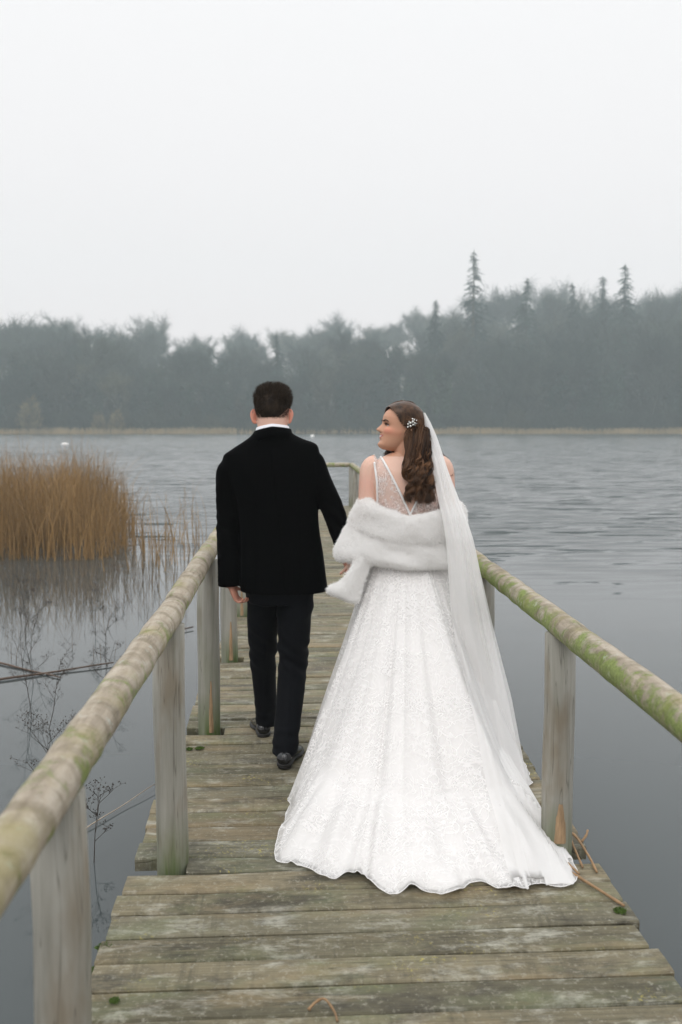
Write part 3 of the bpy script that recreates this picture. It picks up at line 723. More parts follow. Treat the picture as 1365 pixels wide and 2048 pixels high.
# z from chin, front, back, half width (metres)
HEAD = [(0.000, .066, .020, .010), (0.006, .082, .000, .026), (0.018, .090, -.022, .041), (0.034, .088, -.038, .050), (0.048, .087, -.050, .055), (0.062, .088, -.060, .059),
        (0.078, .087, -.072, .063), (0.095, .085, -.082, .067), (0.113, .084, -.089, .070), (0.128, .090, -.092, .071), (0.148, .091, -.091, .0715), (0.168, .084, -.086, .070),
        (0.188, .068, -.075, .063), (0.203, .047, -.058, .050), (0.214, .022, -.036, .032), (0.220, .000, -.012, .010)]
def gauss(x, s): return math.exp(-(x / s) ** 2)
def head_grid(female=True, k=1.0, nz=64, na=80):
    H = np.array(HEAD); zz = np.concatenate([np.linspace(0, .012, 6)[:-1], np.linspace(.012, .19, nz - 14), np.linspace(.19, .22, 10)[1:]])
    G = []
    for z in zz:
        f, b, w = (np.interp(z, H[:, 0], H[:, i]) for i in (1, 2, 3)); mid = (f + b) / 2; hd = (f - b) / 2; row = []
        if not female: w *= 1.06; b *= 1.08
        for a in range(na):
            t = 2 * math.pi * a / na; s, c = math.sin(t), math.cos(t)
            x = w * math.copysign(abs(s) ** 0.9, s); y = mid + hd * math.copysign(abs(c) ** (0.82 if c > 0 else 1.0), c)
            if c > 0:
                nose = np.interp(z, [.070, .0755, .079, .085, .092, .105, .118, .130], [0, .012, .027, .0285, .022, .0135, .006, 0.001])
                y += nose * gauss(x, np.interp(z, [.07, .085, .11], [.0155, .0125, .0085]))
                y += 0.0055 * gauss(z - .0615, .0045) * gauss(x, .017) + 0.006 * gauss(z - .0505, .005) * gauss(x, .015)
                y -= 0.0045 * gauss(z - .0562, .0022) * gauss(x, .021)
                y += 0.004 * gauss(z - .016, .012) * gauss(x, .02) - 0.004 * gauss(z - .038, .006) * gauss(x, .02)
                for sx in (-1, 1):
                    y -= 0.011 * gauss(z - .110, .010) * gauss(x - sx * .030, .015); y += 0.005 * gauss(z - .110, .006) * gauss(x - sx * .031, .009)
                    y += 0.0055 * gauss(z - .083, .014) * gauss(x - sx * .040, .016); x += sx * 0.003 * gauss(z - .083, .014) * gauss(x - sx * .05, .02)
            row.append((x * k, y * k, (z - .09) * k))
        G.append(row)
    return G
def add_head(mb, G, Mh):
    P = [[Mh @ Vector(p) for p in r] for r in G]; grid(mb, P, closed_v=True)
    n = len(P[0]); st = len(mb.v) - n * len(P); mb.f.append(tuple(st + i for i in range(n))[::-1]); mb.f.append(tuple(st + n * (len(P) - 1) + i for i in range(n)))
def add_ear(mb, Mh, sx, k=1.0, y0=-.012, flare=0.45, xo=.066):
    T = Mh @ Matrix.Translation(Vector((sx * xo, y0, -.004)) * k) @ Matrix.Rotation(sx * flare, 4, 'Z') @ Matrix.Rotation(R(-10), 4, 'X')
    V = MB(); ball(V, (sx * .004, -.004, 0), (.0042, .013, .024), 12, 10)
    rim = [(0, .010, -.006), (sx * .003, .011, .010), (sx * .006, .004, .026), (sx * .008, -.010, .029), (sx * .010, -.0195, .018), (sx * .010, -.020, .002), (sx * .007, -.014, -.014), (sx * .003, -.004, -.026), (0, .006, -.024)]
    tube(V, spline(rim, 26), [0.0042] * 20 + [.0055] * 6, 8)
    ball(V, (sx * .002, .0, -.024), (.005, .0075, .009), 10, 8)
    mb.add([T @ (Vector(p) * k) for p in V.v], V.f)

def add_finger(mb, base, d, nrm, L, r, curl):
    """chain of three bones bending towards nrm"""
    pts = [Vector(base) - Vector(d) * 0.02, Vector(base)]; dd = Vector(d).normalized(); n = Vector(nrm).normalized(); ax = dd.cross(n).normalized()
    for i, l in enumerate((0.45, 0.31, 0.24)):
        dd = Matrix.Rotation(curl * (0.8, 1.0, 0.8)[i], 3, ax) @ dd; pts.append(pts[-1] + dd * L * l)
    Q = spline([tuple(p) for p in pts], 15); tube(mb, Q, [r * (1.05 - 0.25 * i / 14) for i in range(15)], 8); ball(mb, Q[-1], r * 0.8, 8, 6)
def add_hand(mb, wrist, d, pn, side, curl=0.45, k=1.0, spread=0.08):
    """d: towards the fingers, pn: palm normal, side: vector towards the thumb"""
    d = Vector(d).normalized(); pn = Vector(pn); pn = (pn - d * pn.dot(d)).normalized(); s = Vector(side); s = (s - d * s.dot(d) - pn * s.dot(pn)).normalized(); w = Vector(wrist)
    V = MB(); rows = []
    for t, hw, th in ((-.02, .026, .019), (0.0, .027, .018), (.03, .036, .016), (.065, .041, .0145), (.088, .040, .012), (.096, .036, .009)):
        c = w + d * t * k; rows.append([c + s * (hw * k * math.cos(a)) + pn * (th * k * math.sin(a)) for a in np.linspace(0, 2 * math.pi, 16, endpoint=False)])
    grid(V, rows, closed_v=True); n = 16; V.f.append(tuple(range(n))[::-1]); V.f.append(tuple(n * 5 + i for i in range(n))); mb.add(V.v, V.f)
    for i, (o, L, r) in enumerate(((.030, .072, .0088), (.010, .080, .0092), (-.010, .075, .0088), (-.029, .060, .0078))):
        add_finger(mb, w + (d * .090 + s * o) * k, d + s * spread * (1.5 - i), pn, L * k, r * k, curl * (1 + 0.12 * i))
    tb = w + (d * .028 + s * .030 + pn * .006) * k; td = (d * 0.75 + s * 0.65 + pn * 0.25)
    add_finger(mb, tb, td, pn + d * .2 - s * .6, .070 * k, .0105 * k, curl * 0.45)

# ------------------------------------------------------------------ GROOM
GB = (-0.16, 4.80, 0.0)
groom = empty('person', GB, label='man in a black velvet jacket and dark trousers walking away, seen from behind', cat='person')
SKIN_M = mat_skin('skin_groom', (0.6, 0.38, 0.3))
gx = -0.163
Mg = Matrix.Translation((gx, 4.805, 1.643)) @ Matrix.Rotation(R(-7), 4, 'Z') @ Matrix.Rotation(R(-4), 4, 'X')
Gg = head_grid(False, 1.02)
mb = MB(); add_head(mb, Gg, Mg); add_ear(mb, Mg, -1, 1.14, -.015, 0.70, .068); add_ear(mb, Mg, 1, 1.14, -.015, 0.70, .068)
loft(mb, [(gx, 4.79, 1.46, .088, .075), (gx, 4.785, 1.53, .076, .068), (gx, 4.79, 1.58, .073, .068), (gx, 4.795, 1.63, .070, .070), (gx, 4.80, 1.65, .055, .06)], 28, 2, True, 3)
loft(mb, [(-.13, 4.81, .84, .14, .09), (-.135, 4.8, 1.0, .145, .085), (-.145, 4.8, 1.2, .165, .09), (-.16, 4.8, 1.36, .165, .080, .06), (-.168, 4.8, 1.44, .12, .06, .09), (-.165, 4.79, 1.5, .09, .06, .05)], 28, 2.2, True, 3)
tube(mb, spline([(-.345, 4.8, 1.39), (-.376, 4.795, 1.28), (-.384, 4.785, 1.13), (-.378, 4.775, .95), (-.374, 4.765, .82)], 20), list(np.linspace(.044, .026, 20)), 12)
tube(mb, spline([(.00, 4.8, 1.40), (.075, 4.79, 1.29), (.145, 4.765, 1.14), (.185, 4.735, .99), (.196, 4.72, .94)], 20), list(np.linspace(.044, .026, 20)), 12)
tube(mb, spline([(-.065, 4.81, .88), (-.068, 4.80, .65), (-.075, 4.79, .44), (-.098, 4.68, .24), (-.112, 4.595, .07)], 20), list(np.linspace(.052, .028, 20)), 12)
tube(mb, spline([(-.205, 4.82, .88), (-.215, 4.90, .66), (-.222, 4.965, .46), (-.215, 5.02, .26), (-.210, 5.055, .07)], 20), list(np.linspace(.052, .028, 20)), 12)
add_hand(mb, (-.370, 4.768, .835), (0.42, 0.05, -1), (0.9, -0.25, 0.3), (0.1, 1, 0.1), 0.72, 0.86)
add_hand(mb, (.196, 4.718, .935), (0.25, -0.10, -1), (0.8, -0.5, 0), (-0.2, 1, 0.2), 0.55, 0.97)
rm = remesh(mb, 0.0042, 2)
def tint_g(c):
    b = np.array([.66, .42, .33]); z = c[2]
    if z < 1.0: return tuple(b * np.array([.72, .55, .50]))            # hands, wind-reddened
    lx = abs(c[0] - gx)
    if lx > .078 and z > 1.58: return tuple(b * np.array([1.0, .68, .62]))  # ears
    return tuple(b)
skin_obj(rm, 'body', SKIN_M, groom, GB, tint_g)

# groom's hair: close-cropped cap plus short strands
def mat_hair(name, a, b, rough=0.45, shade=False):
    m = M(name, rough, a, 0.22)
    if shade:
        at = m.n('ShaderNodeAttribute'); at.attribute_name = 'shade'; m.col(m.ramp(at.outputs['Fac'], [(0.0, a), (1.0, b)])); return m.m
    f = m.noise(m.coord('Object', (40, 40, 12)), 1.5, 4, 0.6); m.col(m.ramp(f, [(0.3, a), (0.75, b)])); return m.m
HAIR_G = mat_hair('dark_brown_short_hair', (0.014, 0.010, 0.007), (0.060, 0.040, 0.026), 0.6)
def hair_g_ok(p):     # local head coordinates / 1.02
    x, y, z = p[0] / 1.02, p[1] / 1.02, p[2] / 1.02 + .09
    if z > .176: return y < .072
    if z > .125: return y < .040 + (z - .125) * .5
    if z > .100: return y < .012
    return y < -.026 and z > .040 + 0.030 * (abs(x) / .05) ** 2
mb = MB(); pts = []
Pg = np.array(Gg); ce = np.array([0, -.005, .02])
nz, na = Pg.shape[:2]
top = lambda z: 0.001 + 0.011 * (lambda t: t * t * (3 - 2 * t))(max(0, min(1, (z + .03) / .14)))
off = np.zeros_like(Pg)
for i in range(nz):
    for j in range(na):
        q = Pg[i, j]; d = q - ce; d /= np.linalg.norm(d); th = top(q[2]) * (1 - .65 * abs(d[0])) * (0.9 + 0.25 * N3(q[0] * 30, q[1] * 30, q[2] * 30)); off[i, j] = q + d * th
V = [Mg @ Vector(p) for p in off.reshape(-1, 3)]; F = []
for i in range(nz - 1):
    for j in range(na):
        j2 = (j + 1) % na
        if all(hair_g_ok(Pg[a, b]) and Pg[a, b][2] / 1.02 + .09 > .062 + .026 * (abs(Pg[a, b][0]) / .05) ** 2 for a, b in ((i, j), (i, j2), (i + 1, j2), (i + 1, j))): F.append((i * na + j, i * na + j2, (i + 1) * na + j2, (i + 1) * na + j))
F.append(tuple((nz - 1) * na + j for j in range(na)))
mb.add(V, F); hair = mb.obj('hair', HAIR_G, groom, base=GB)
sb = MB(); V = []; F = []; rnd = random.Random(2)
while len(F) < 11000:
    i = rnd.randrange(nz - 1); j = rnd.randrange(na); q = Pg[i, j] * rnd.uniform(.985, 1.0) + np.array([rnd.gauss(0, .002), rnd.gauss(0, .002), rnd.gauss(0, .002)])
    zz = q[2] / 1.02 + .09
    if not hair_g_ok(q + np.array([0, 0, rnd.gauss(0.000, .008)])): continue
    if rnd.random() > .15 + .85 * max(0, min(1, (zz - .035) / .05)): continue
    d = Vector(q - ce).normalized(); L = 0.006 + 0.024 * max(0, min(1, (zz - .135) / .06))
    w_ = max(0, min(1, (zz - .13) / .06)); comb = Vector((0.35, 0.55, 0.15)) * w_ + Vector((0, -0.1, -0.9)) * (1 - w_)
    dd = d * (0.5 + .3 * w_) + comb * 0.7 + Vector((rnd.gauss(0, .25), rnd.gauss(0, .25), rnd.gauss(0, .25)))
    p = Mg @ Vector(q + np.array(d) * top(q[2]) * .7); sliver(V, F, p, Mg.to_3x3() @ dd, L, 0.0016, rnd)
sb.v = V; sb.f = F; sb.obj('hair_strands', HAIR_G, groom, smooth=False, base=GB, kind='stuff')
# short beard on the jaw
mb = MB(); V = []; F = []
while len(F) < 1500:
    i = rnd.randrange(nz // 2); j = rnd.randrange(na); q = Pg[i, j]; zz = q[2] / 1.02 + .09
    if q[1] < .012 or zz > .075 or abs(q[0]) < .012: continue
    d = Vector(q).normalized(); sliver(V, F, Mg @ Vector(q * 1.0), Mg.to_3x3() @ (d + Vector((0, .1, -.8))), .011, .0016, rnd)
mb.v = V; mb.f = F; mb.obj('beard', mat_hair('beard_brown', (0.03, 0.018, 0.01), (0.09, 0.05, 0.025)), groom, smooth=False, base=GB, kind='stuff')

# shirt collar
WHITE = M('white_cotton', 0.8, (0.80, 0.80, 0.84)).m
def band(path, h0, h1, out0, out1, n=40, th=0.004):
    """open collar strip: path = ellipse (cx,cy,a,b) with heights given by functions of angle (0 = back)"""
    cx, cy, a, b = path; G = []
    for i in range(n):
        t = R(-150) + R(300) * i / (n - 1); s, c = math.sin(t), math.cos(t); row = []
        for (h, o) in ((h0(t), out0), ((h0(t) + h1(t)) / 2, (out0 + out1) / 2 + .002), (h1(t), out1), (h1(t), out1 - th), ((h0(t) + h1(t)) / 2, (out0 + out1) / 2 - th), (h0(t), out0 - th)):
            row.append((cx + (a + o) * s, cy - (b + o) * c, h))
        G.append(row)
    m = MB(); grid(m, G, closed_v=True); return m
band((gx, 4.792, .075, .070), lambda t: 1.565 - .012 * abs(t), lambda t: 1.607 - .012 * abs(t) + .004 * math.sin(t), .006, .004).obj('shirt_collar', WHITE, groom, base=GB)

# velvet jacket
m = M('black_velvet', 0.85, (0.0008, 0.0008, 0.0010), 0.04)
m.b.inputs['Sheen Weight'].default_value = 0.02; m.b.inputs['Sheen Roughness'].default_value = 0.35; m.b.inputs['Sheen Tint'].default_value = (0.7, 0.72, 0.8, 1)
m.bump(m.noise(m.coord('Object'), 260, 3), 0.15, 0.002); VELVET = m.m
mb = MB()
loft(mb, [(-.112, 4.80, .798, .213, .140), (-.115, 4.80, .86, .209, .140), (-.120, 4.80, .95, .202, .135), (-.130, 4.80, 1.06, .193, .125), (-.138, 4.80, 1.14, .193, .122),
          (-.150, 4.80, 1.26, .206, .126, .02), (-.163, 4.80, 1.36, .222, .126, .05), (-.171, 4.80, 1.43, .232, .118, .09), (-.172, 4.80, 1.470, .229, .104, .095), (-.171, 4.798, 1.492, .210, .094, .10), (-.168, 4.795, 1.522, .150, .084, .07), (-.165, 4.792, 1.550, .104, .078, .04), (-.163, 4.790, 1.575, .084, .072, .02)], 48, 2.3, True, 4)
tube(mb, spline([(-.350, 4.80, 1.400), (-.366, 4.80, 1.375), (-.376, 4.797, 1.29), (-.381, 4.790, 1.14), (-.380, 4.780, .98), (-.378, 4.772, .825)], 26), list(spline([[.048], [.066], [.061], [.0565], [.053], [.050]], 26)[:, 0]), 20)
tube(mb, spline([(.005, 4.80, 1.440), (.022, 4.80, 1.415), (.060, 4.797, 1.32), (.118, 4.785, 1.21), (.152, 4.765, 1.12), (.185, 4.735, 1.01), (.196, 4.72, .955)], 30), list(spline([[.048], [.066], [.062], [.056], [.053], [.047], [.045]], 30)[:, 0]), 20)
rm = remesh(mb, 0.006, 4)
def fold_j(c, n):
    x, y, z = c; d = 0.0045 * N3(x * 9, y * 9, z * 3.2) + 0.002 * N3(x * 22, y * 22, z * 9)
    el = gauss(z - 1.13, .12) * (1 if x < -.33 or x > .09 else 0); d += el * 0.008 * N3(x * 10, y * 18, z * 30 + x * 25)
    sh = gauss(z - 1.36, .09) * gauss(abs(x + .165) - .20, .05); d += sh * 0.006 * N3(x * 34, 0, z * 9)
    if y < 4.8:
        d -= 0.0035 * gauss(x + .125 + (z - 1.1) * .10, .004) * (1 if .80 < z < 1.5 else 0)              # centre back seam
        for sx, off in ((-1, 0.105), (1, 0.095)): d -= 0.0022 * gauss(x + .135 - sx * off, .004) * (1 if .80 < z < 1.35 else 0)
    return d
displace(rm, fold_j); rm.v = [tuple(c) for c in rm.co]; jacket = rm.obj('jacket', VELVET, groom, base=GB)
band((gx, 4.792, .080, .075), lambda t: 1.543 - .022 * abs(t) + .006 * math.sin(t), lambda t: 1.594 - .014 * abs(t) + .006 * math.sin(t), .022, .010, 48, .006).obj('jacket_collar', VELVET, groom, base=GB)
m = M('cuff_button', 0.25, (0.01, 0.01, 0.012))
for i in range(3):
    mb = MB(); ball(mb, (-.428, 4.768, .852 + i * .019), (.003, .006, .006), 10, 6); mb.obj('cuff_button', m.m, groom, base=GB)

# trousers
m = M('navy_black_wool', 0.75, (0.0020, 0.0024, 0.0040), 0.10); m.b.inputs['Sheen Weight'].default_value = 0.012
m.bump(m.noise(m.coord('Object', (1, 1, 1)), 320, 2), 0.12, 0.002); WOOL = m.m
mb = MB()
loft(mb, [(-.135, 4.81, .74, .150, .118), (-.13, 4.81, .82, .175, .122), (-.125, 4.81, .92, .17, .115)], 32, 2.2, True, 4)
def leg(pts, rx, ry):
    Q = spline(pts, 34); a = spline([[v] for v in rx], 34)[:, 0]; b = spline([[v] for v in ry], 34)[:, 0]; rows = []
    for q, u, w in zip(Q, a, b): rows.append([(q[0] + u * math.cos(t), q[1] + w * math.sin(t), q[2] + 0.10 * w * math.sin(t)) for t in np.linspace(0, 2 * math.pi, 24, endpoint=False)])
    V = MB(); grid(V, rows[::-1], closed_v=True); V.f.append(tuple(range(24))[::-1]); V.f.append(tuple(24 * 33 + i for i in range(24))); mb.add(V.v, V.f)
leg([(-.060, 4.815, .86), (-.062, 4.805, .68), (-.070, 4.80, .46), (-.085, 4.715, .27), (-.108, 4.60, .058)], [.098, .086, .074, .066, .060], [.115, .100, .085, .075, .068])
leg([(-.205, 4.82, .86), (-.218, 4.885, .68), (-.224, 4.965, .46), (-.219, 5.02, .26), (-.212, 5.05, .062)], [.096, .082, .069, .060, .055], [.115, .098, .082, .072, .066])
rm = remesh(mb, 0.006, 3)
def fold_t(c, n):
    x, y, z = c; d = 0.004 * N3(x * 8, y * 6, z * 4)
    d += 0.012 * gauss(z - .47, .11) * N3(x * 9 + 3, y * 5, z * 24 + x * 14) + 0.010 * gauss(z - .72, .08) * N3(x * 8, y * 5, z * 18 - x * 16)
    d += 0.007 * gauss(z - .12, .07) * N3(x * 10, y * 8, z * 34)
    if y < 4.9 + (0.05 if x < -.15 else -.2 + z * .3): d += 0.0035 * gauss(x - (-.087 if x > -.155 else -.216) - (z - .3) * .05, .006) * (1 if z < .6 else 0)   # back crease
    return d
displace(rm, fold_t); rm.v = [tuple(c) for c in rm.co]; rm.obj('trousers', WOOL, groom, base=GB)

# patent shoes
m = M('black_patent', 0.12, (0.006, 0.006, 0.007), 0.6); PATENT = m.m
SOLE = M('shoe_sole', 0.6, (0.012, 0.011, 0.010)).m
def shoe_meshes():
    up = MB(); rows = []
    for (y, hw, zt, zb) in ((-.010, .012, .050, .022), (0.0, .030, .068, .020), (.02, .036, .078, .020), (.06, .037, .088, .020), (.10, .037, .082, .018), (.14, .042, .062, .014), (.19, .048, .046, .010), (.24, .046, .038, .009), (.28, .034, .030, .010), (.30, .016, .022, .011)):
        rows.append([(hw * math.copysign(abs(math.cos(t)) ** .8, math.cos(t)) * (1 - .35 * max(0, math.sin(t)) ** 2), y, (zt + zb) / 2 + (zt - zb) / 2 * math.copysign(abs(math.sin(t)) ** .9, math.sin(t))) for t in np.linspace(0, 2 * math.pi, 24, endpoint=False)])
    R_ = np.array(rows); R2 = np.stack([spline(R_[:, j], 34) for j in range(24)], 1)
    grid(up, R2, closed_v=True); up.f.append(tuple(range(24))[::-1]); up.f.append(tuple(24 * 33 + i for i in range(24)))
    so = MB()
    out = [(.030, -.004), (.037, .03), (.036, .08), (.036, .11), (.045, .16), (.051, .20), (.049, .25), (.036, .29), (0, .312)]
    pr = spline(out, 24); loop = [(0, -.014)] + [tuple(p) for p in pr] + [(-p[0], p[1]) for p in pr[-2::-1]]
    n = len(loop); v = [(x, y, .008 + (.014 if y < .12 else max(0, .014 - (y - .12) * .25))) for x, y in loop] + [(x, y, .002 + (.012 if y < .12 else max(0, .010 - (y - .12) * .2))) for x, y in loop]
    so.add(v, [tuple(range(n)), tuple(range(n, 2 * n))[::-1]] + [(i, n + i, n + (i + 1) % n, (i + 1) % n) for i in range(n)])
    he = MB(); hl = [(.033 * math.cos(t), .026 + .036 * math.sin(t) * (1 if math.sin(t) < 0 else .9)) for t in np.linspace(0, 2 * math.pi, 24, endpoint=False)]
    n = 24; v = [(x * .95, y, 0) for x, y in hl] + [(x, y, .016) for x, y in hl]; he.add(v, [tuple(range(n))[::-1], tuple(range(n, 2 * n))] + [(i, (i + 1) % n, n + (i + 1) % n, n + i) for i in range(n)])
    return up, so, he
for (x, y, rz) in ((-.113, 4.532, R(-11)), (-.222, 4.995, R(9))):
    up, so, he = shoe_meshes(); T = Matrix.Translation((x, y, 0.001)) @ Matrix.Rotation(rz, 4, 'Z'); B = Vector(GB)
    for q in (up, so, he): q.v = [tuple(T @ Vector(p)) for p in q.v]
    s = up.obj('shoe', PATENT, groom, base=GB); so.obj('sole', SOLE, s, base=GB); he.obj('heel', SOLE, s, base=GB)

# ------------------------------------------------------------------ BRIDE
BB = (0.47, 4.50, 0.0)
bride = empty('person', BB, label='woman in a white lace wedding dress, fur stole and veil, smiling towards the man', cat='person')
SKIN_F = mat_skin('skin_bride', (0.7, 0.46, 0.36))
hx, hy, hz = .424, 4.50, 1.566
Mb = Matrix.Translation((hx, hy, hz)) @ Matrix.Rotation(R(97), 4, 'Z') @ Matrix.Rotation(R(11), 4, 'X')
Gf = head_grid(True, 1.0)
mb = MB(); add_head(mb, Gf, Mb); add_ear(mb, Mb, -1, 0.95, -.020, 0.30); add_ear(mb, Mb, 1, 0.95, -.020, 0.30)
tube(mb, spline([(.462, 4.515, 1.38), (.458, 4.50, 1.43), (.448, 4.49, 1.48), (.440, 4.495, 1.53), (.435, 4.50, 1.575)], 16), list(spline([[.075], [.060], [.051], [.050], [.045]], 16)[:, 0]), 20)
loft(mb, [(.458, 4.52, .92, .150, .115), (.458, 4.52, 1.02, .128, .100), (.458, 4.515, 1.12, .128, .098), (.457, 4.51, 1.22, .142, .103), (.455, 4.505, 1.31, .158, .106), (.455, 4.502, 1.38, .170, .096), (.455, 4.50, 1.425, .158, .076), (.455, 4.498, 1.455, .115, .058), (.453, 4.496, 1.475, .070, .05)], 36, 2.15, True, 4)
tube(mb, spline([(.325, 4.505, 1.425), (.292, 4.505, 1.405), (.282, 4.50, 1.33), (.272, 4.50, 1.22), (.245, 4.52, 1.11), (.215, 4.60, 1.02), (.205, 4.655, .955)], 30), list(spline([[.045], [.048], [.047], [.043], [.037], [.031], [.024]], 30)[:, 0]), 16)
tube(mb, spline([(.585, 4.505, 1.425), (.617, 4.505, 1.405), (.626, 4.50, 1.33), (.634, 4.51, 1.22), (.636, 4.54, 1.10), (.58, 4.65, 1.06), (.50, 4.70, 1.07)], 30), list(spline([[.045], [.048], [.047], [.043], [.037], [.031], [.024]], 30)[:, 0]), 16)
add_hand(mb, (.205, 4.655, .952), (0.05, 0.25, -1), (-0.9, -0.2, 0.0), (0, 1, 0.2), 0.6, 0.86)
add_hand(mb, (.50, 4.70, 1.07), (-1, 0.05, 0.02), (0, -1, 0), (0, 0, 1), 0.5, 0.86)
for sx in (-1, 1):
    tube(mb, [(.458 + sx * .07, 4.52, .93), (.458 + sx * .075, 4.53, .5), (.458 + sx * .075, 4.54, .09)], [.085, .055, .035], 12)
    tube(mb, [(.458 + sx * .075, 4.52, .10), (.458 + sx * .075, 4.60, .05), (.458 + sx * .075, 4.70, .03)], [.03, .03, .025], 10)
rm = remesh(mb, 0.0034, 2)
Mi = Mb.inverted()
def tint_b(c):
    b = np.array([.72, .475, .375])
    if c[2] > 1.46:
        p = Mi @ Vector(c); x, y, z = p.x, p.y, p.z + .09
        b = np.array([.56, .305, .20])                    # face base tone, darker and warmer than the back
        if y > .05 and abs(x) < .030:
            ml = .0562 + 0.006 * (abs(x) / .026) ** 2       # smiling mouth line
            if abs(z - ml) < .0078 * (1 - (abs(x) / .031) ** 2): return (.46, .13, .13)
        bl = gauss(z - .086, .016) * gauss(abs(x) - .048, .018) * (1 if y > .01 else 0)
        b = b * (1 - np.array([0.0, .26, .26]) * bl)
        hi = gauss(z - .097, .008) * gauss(abs(x) - .045, .016) * (1 if y > .01 else 0); b = b * (1 + .22 * hi)  # cheekbone highlight painted into the skin colour
        ey = gauss(z - .114, .007) * gauss(abs(x) - .031, .013) * (1 if y > .03 else 0); b = b * (1 - np.array([.50, .55, .55]) * ey)  # eye socket shading painted into the skin colour for definition
        return tuple(b)
    bl = gauss(c[2] - 1.33, .05) * (1 if abs(c[0] - .458) > .16 else 0)
    return tuple(b * (1 - np.array([0, .10, .10]) * bl))
body_b = skin_obj(rm, 'body', SKIN_F, bride, BB, tint_b)
bvh_body = BVHTree.FromPolygons([Vector(c) for c in rm.co], rm.f)

# face details
LASH = M('dark_lash', 0.6, (0.008, 0.006, 0.005)).m; BROW = M('brow', 0.8, (0.035, 0.02, 0.012)).m
def on_face(x, z, out=0.0015):
    o = Mb @ Vector((x, .16, z - .09)); d = (Mb.to_3x3() @ Vector((0, -1, 0))); h = bvh_body.ray_cast(o, d)
    return (h[0] - d * out) if h[0] else Mb @ Vector((x, .085, z - .09))
for sx in (-1, 1):
    mb = MB(); Q = [on_face(sx * x, z, .0016) for x, z in ((.014, .1265), (.022, .1295), (.031, .1315), (.040, .1305), (.047, .1265))]
    tube(mb, spline(Q, 16), list(np.linspace(.0034, .0018, 16)), 6); mb.obj('eyebrow', BROW, bride, base=BB)
    mb = MB(); E_ = spline([on_face(sx * x, z, .0012) for x, z in ((.018, .109), (.024, .1135), (.031, .115), (.038, .1135), (.044, .1105))], 18)
    tube(mb, E_, .0016, 6); V = []; F = []; rr = random.Random(4)
    for q in E_[2:]:
        for k in range(3): sliver(V, F, Vector(q), Mb.to_3x3() @ Vector((sx * rr.uniform(.1, .5), 1.0, rr.uniform(.35, .7))), .0095, .0011, rr)
    mb.add(V, F); mb.obj('eyelashes', LASH, bride, base=BB)
    mb = MB(); c = on_face(sx * .031, .1105, -.0072); ball(mb, c, .0095, 14, 10); mb.obj('eye', M('eye_white', 0.2, (0.62, 0.58, 0.55)).m, bride, base=BB)
    mb = MB(); fwd = Mb.to_3x3() @ Vector((sx * .12, 1, -.05)); ball(mb, Vector(c) + fwd.normalized() * .0062, .0045, 10, 8); mb.obj('iris', M('iris', 0.1, (0.02, 0.012, 0.008)).m, bride, base=BB)
mb = MB(); G = []
for i in range(13):
    x = (i / 12 - .5) * .040; ml = .0562 + 0.006 * (abs(x) / .026) ** 2; hh = .0034 * (1 - (abs(x) / .0215) ** 2)
    G.append([on_face(x, ml + hh, .0006), on_face(x, ml, .0012), on_face(x, ml - hh, .0006)])
grid(mb, G); mb.obj('teeth', M('teeth', 0.3, (0.80, 0.76, 0.72)).m, bride, base=BB)
mb = MB(); q = Mb @ Vector((-.0705, -.012, -.034)); ball(mb, q, .0045, 12, 8); mb.obj('earring', M('pearl', 0.2, (0.8, 0.78, 0.76)).m, bride, base=BB)

# hair
HAIR_B = mat_hair('brown_wavy_hair', (0.014, 0.008, 0.005), (0.115, 0.058, 0.030), 0.32)
def hair_b_ok(p):
    x, y, z = p[0], p[1], p[2] + .09
    hl = np.interp(z, [.055, .098, .104, .118, .135, .155, .172, .188, .2], [-.034, -.036, -.006, .014, .030, .046, .064, .078, .09])
    return y < hl and z > .035
mb = MB(); Pf = np.array(Gf); nz, na = Pf.shape[:2]; off = np.zeros_like(Pf)
for i in range(nz):
    for j in range(na):
        q = Pf[i, j]; d = q - np.array([0, -.005, .02]); d /= np.linalg.norm(d); th = 0.010 + .004 * max(0, min(1, (q[2] - .02) / .08)); off[i, j] = q + d * th
V = [Mb @ Vector(p) for p in off.reshape(-1, 3)]; F = []
for i in range(nz - 1):
    for j in range(na):
        j2 = (j + 1) % na
        if all(hair_b_ok(Pf[a, b]) for a, b in ((i, j), (i, j2), (i + 1, j2), (i + 1, j))): F.append((i * na + j, i * na + j2, (i + 1) * na + j2, (i + 1) * na + j))
F.append(tuple((nz - 1) * na + j for j in range(na))); mb.add(V, F); mb.obj('hair', HAIR_B, bride, base=BB)
rnd = random.Random(8); sb = MB()
def scalp(p, out):
    c = Vector((0, -.003, .014)); d = (Vector(p) - c); e = Vector((d.x / .0715, d.y / .094, d.z / .116)); return c + d / e.length + d.normalized() * out
SH = []
def strand(ctrl, r, amp0, ph, freq, lockdir, n=46, wave_from=0.30, shade=.35):
    Q = spline([tuple(c) for c in ctrl], n); out = []
    for i, q in enumerate(Q):
        t = i / (n - 1); a = amp0 * max(0, (t - wave_from) / (1 - wave_from)) ** 0.7; w = freq * t * 6.283 + ph
        out.append(Vector(q) + lockdir * (a * math.sin(w)) + Vector((0, 1, 0)) * (a * 0.8 * math.cos(w)) + Vector((0, 0, a * .25 * math.sin(2 * w))))
    tube(sb, out, [r * (1 - 0.6 * (i / (n - 1)) ** 3) for i in range(n)], 4, cap=False); SH.extend([max(0, min(1, shade + .25 * N3(ph, i * .12, 3)))] * 4 for i in range(n))
locks = []
for k in range(18):
    col, lay = k % 6, k // 6
    locks.append(((col - 2.5) / 2.5 + rnd.gauss(0, .08), lay - 1.0, col * 2.1 + lay * 1.3 + rnd.gauss(0, .4), rnd.uniform(3.6, 4.8), rnd.uniform(.014, .021), rnd.uniform(1.262, 1.325), rnd.uniform(.1, .6)))
cnt = 0
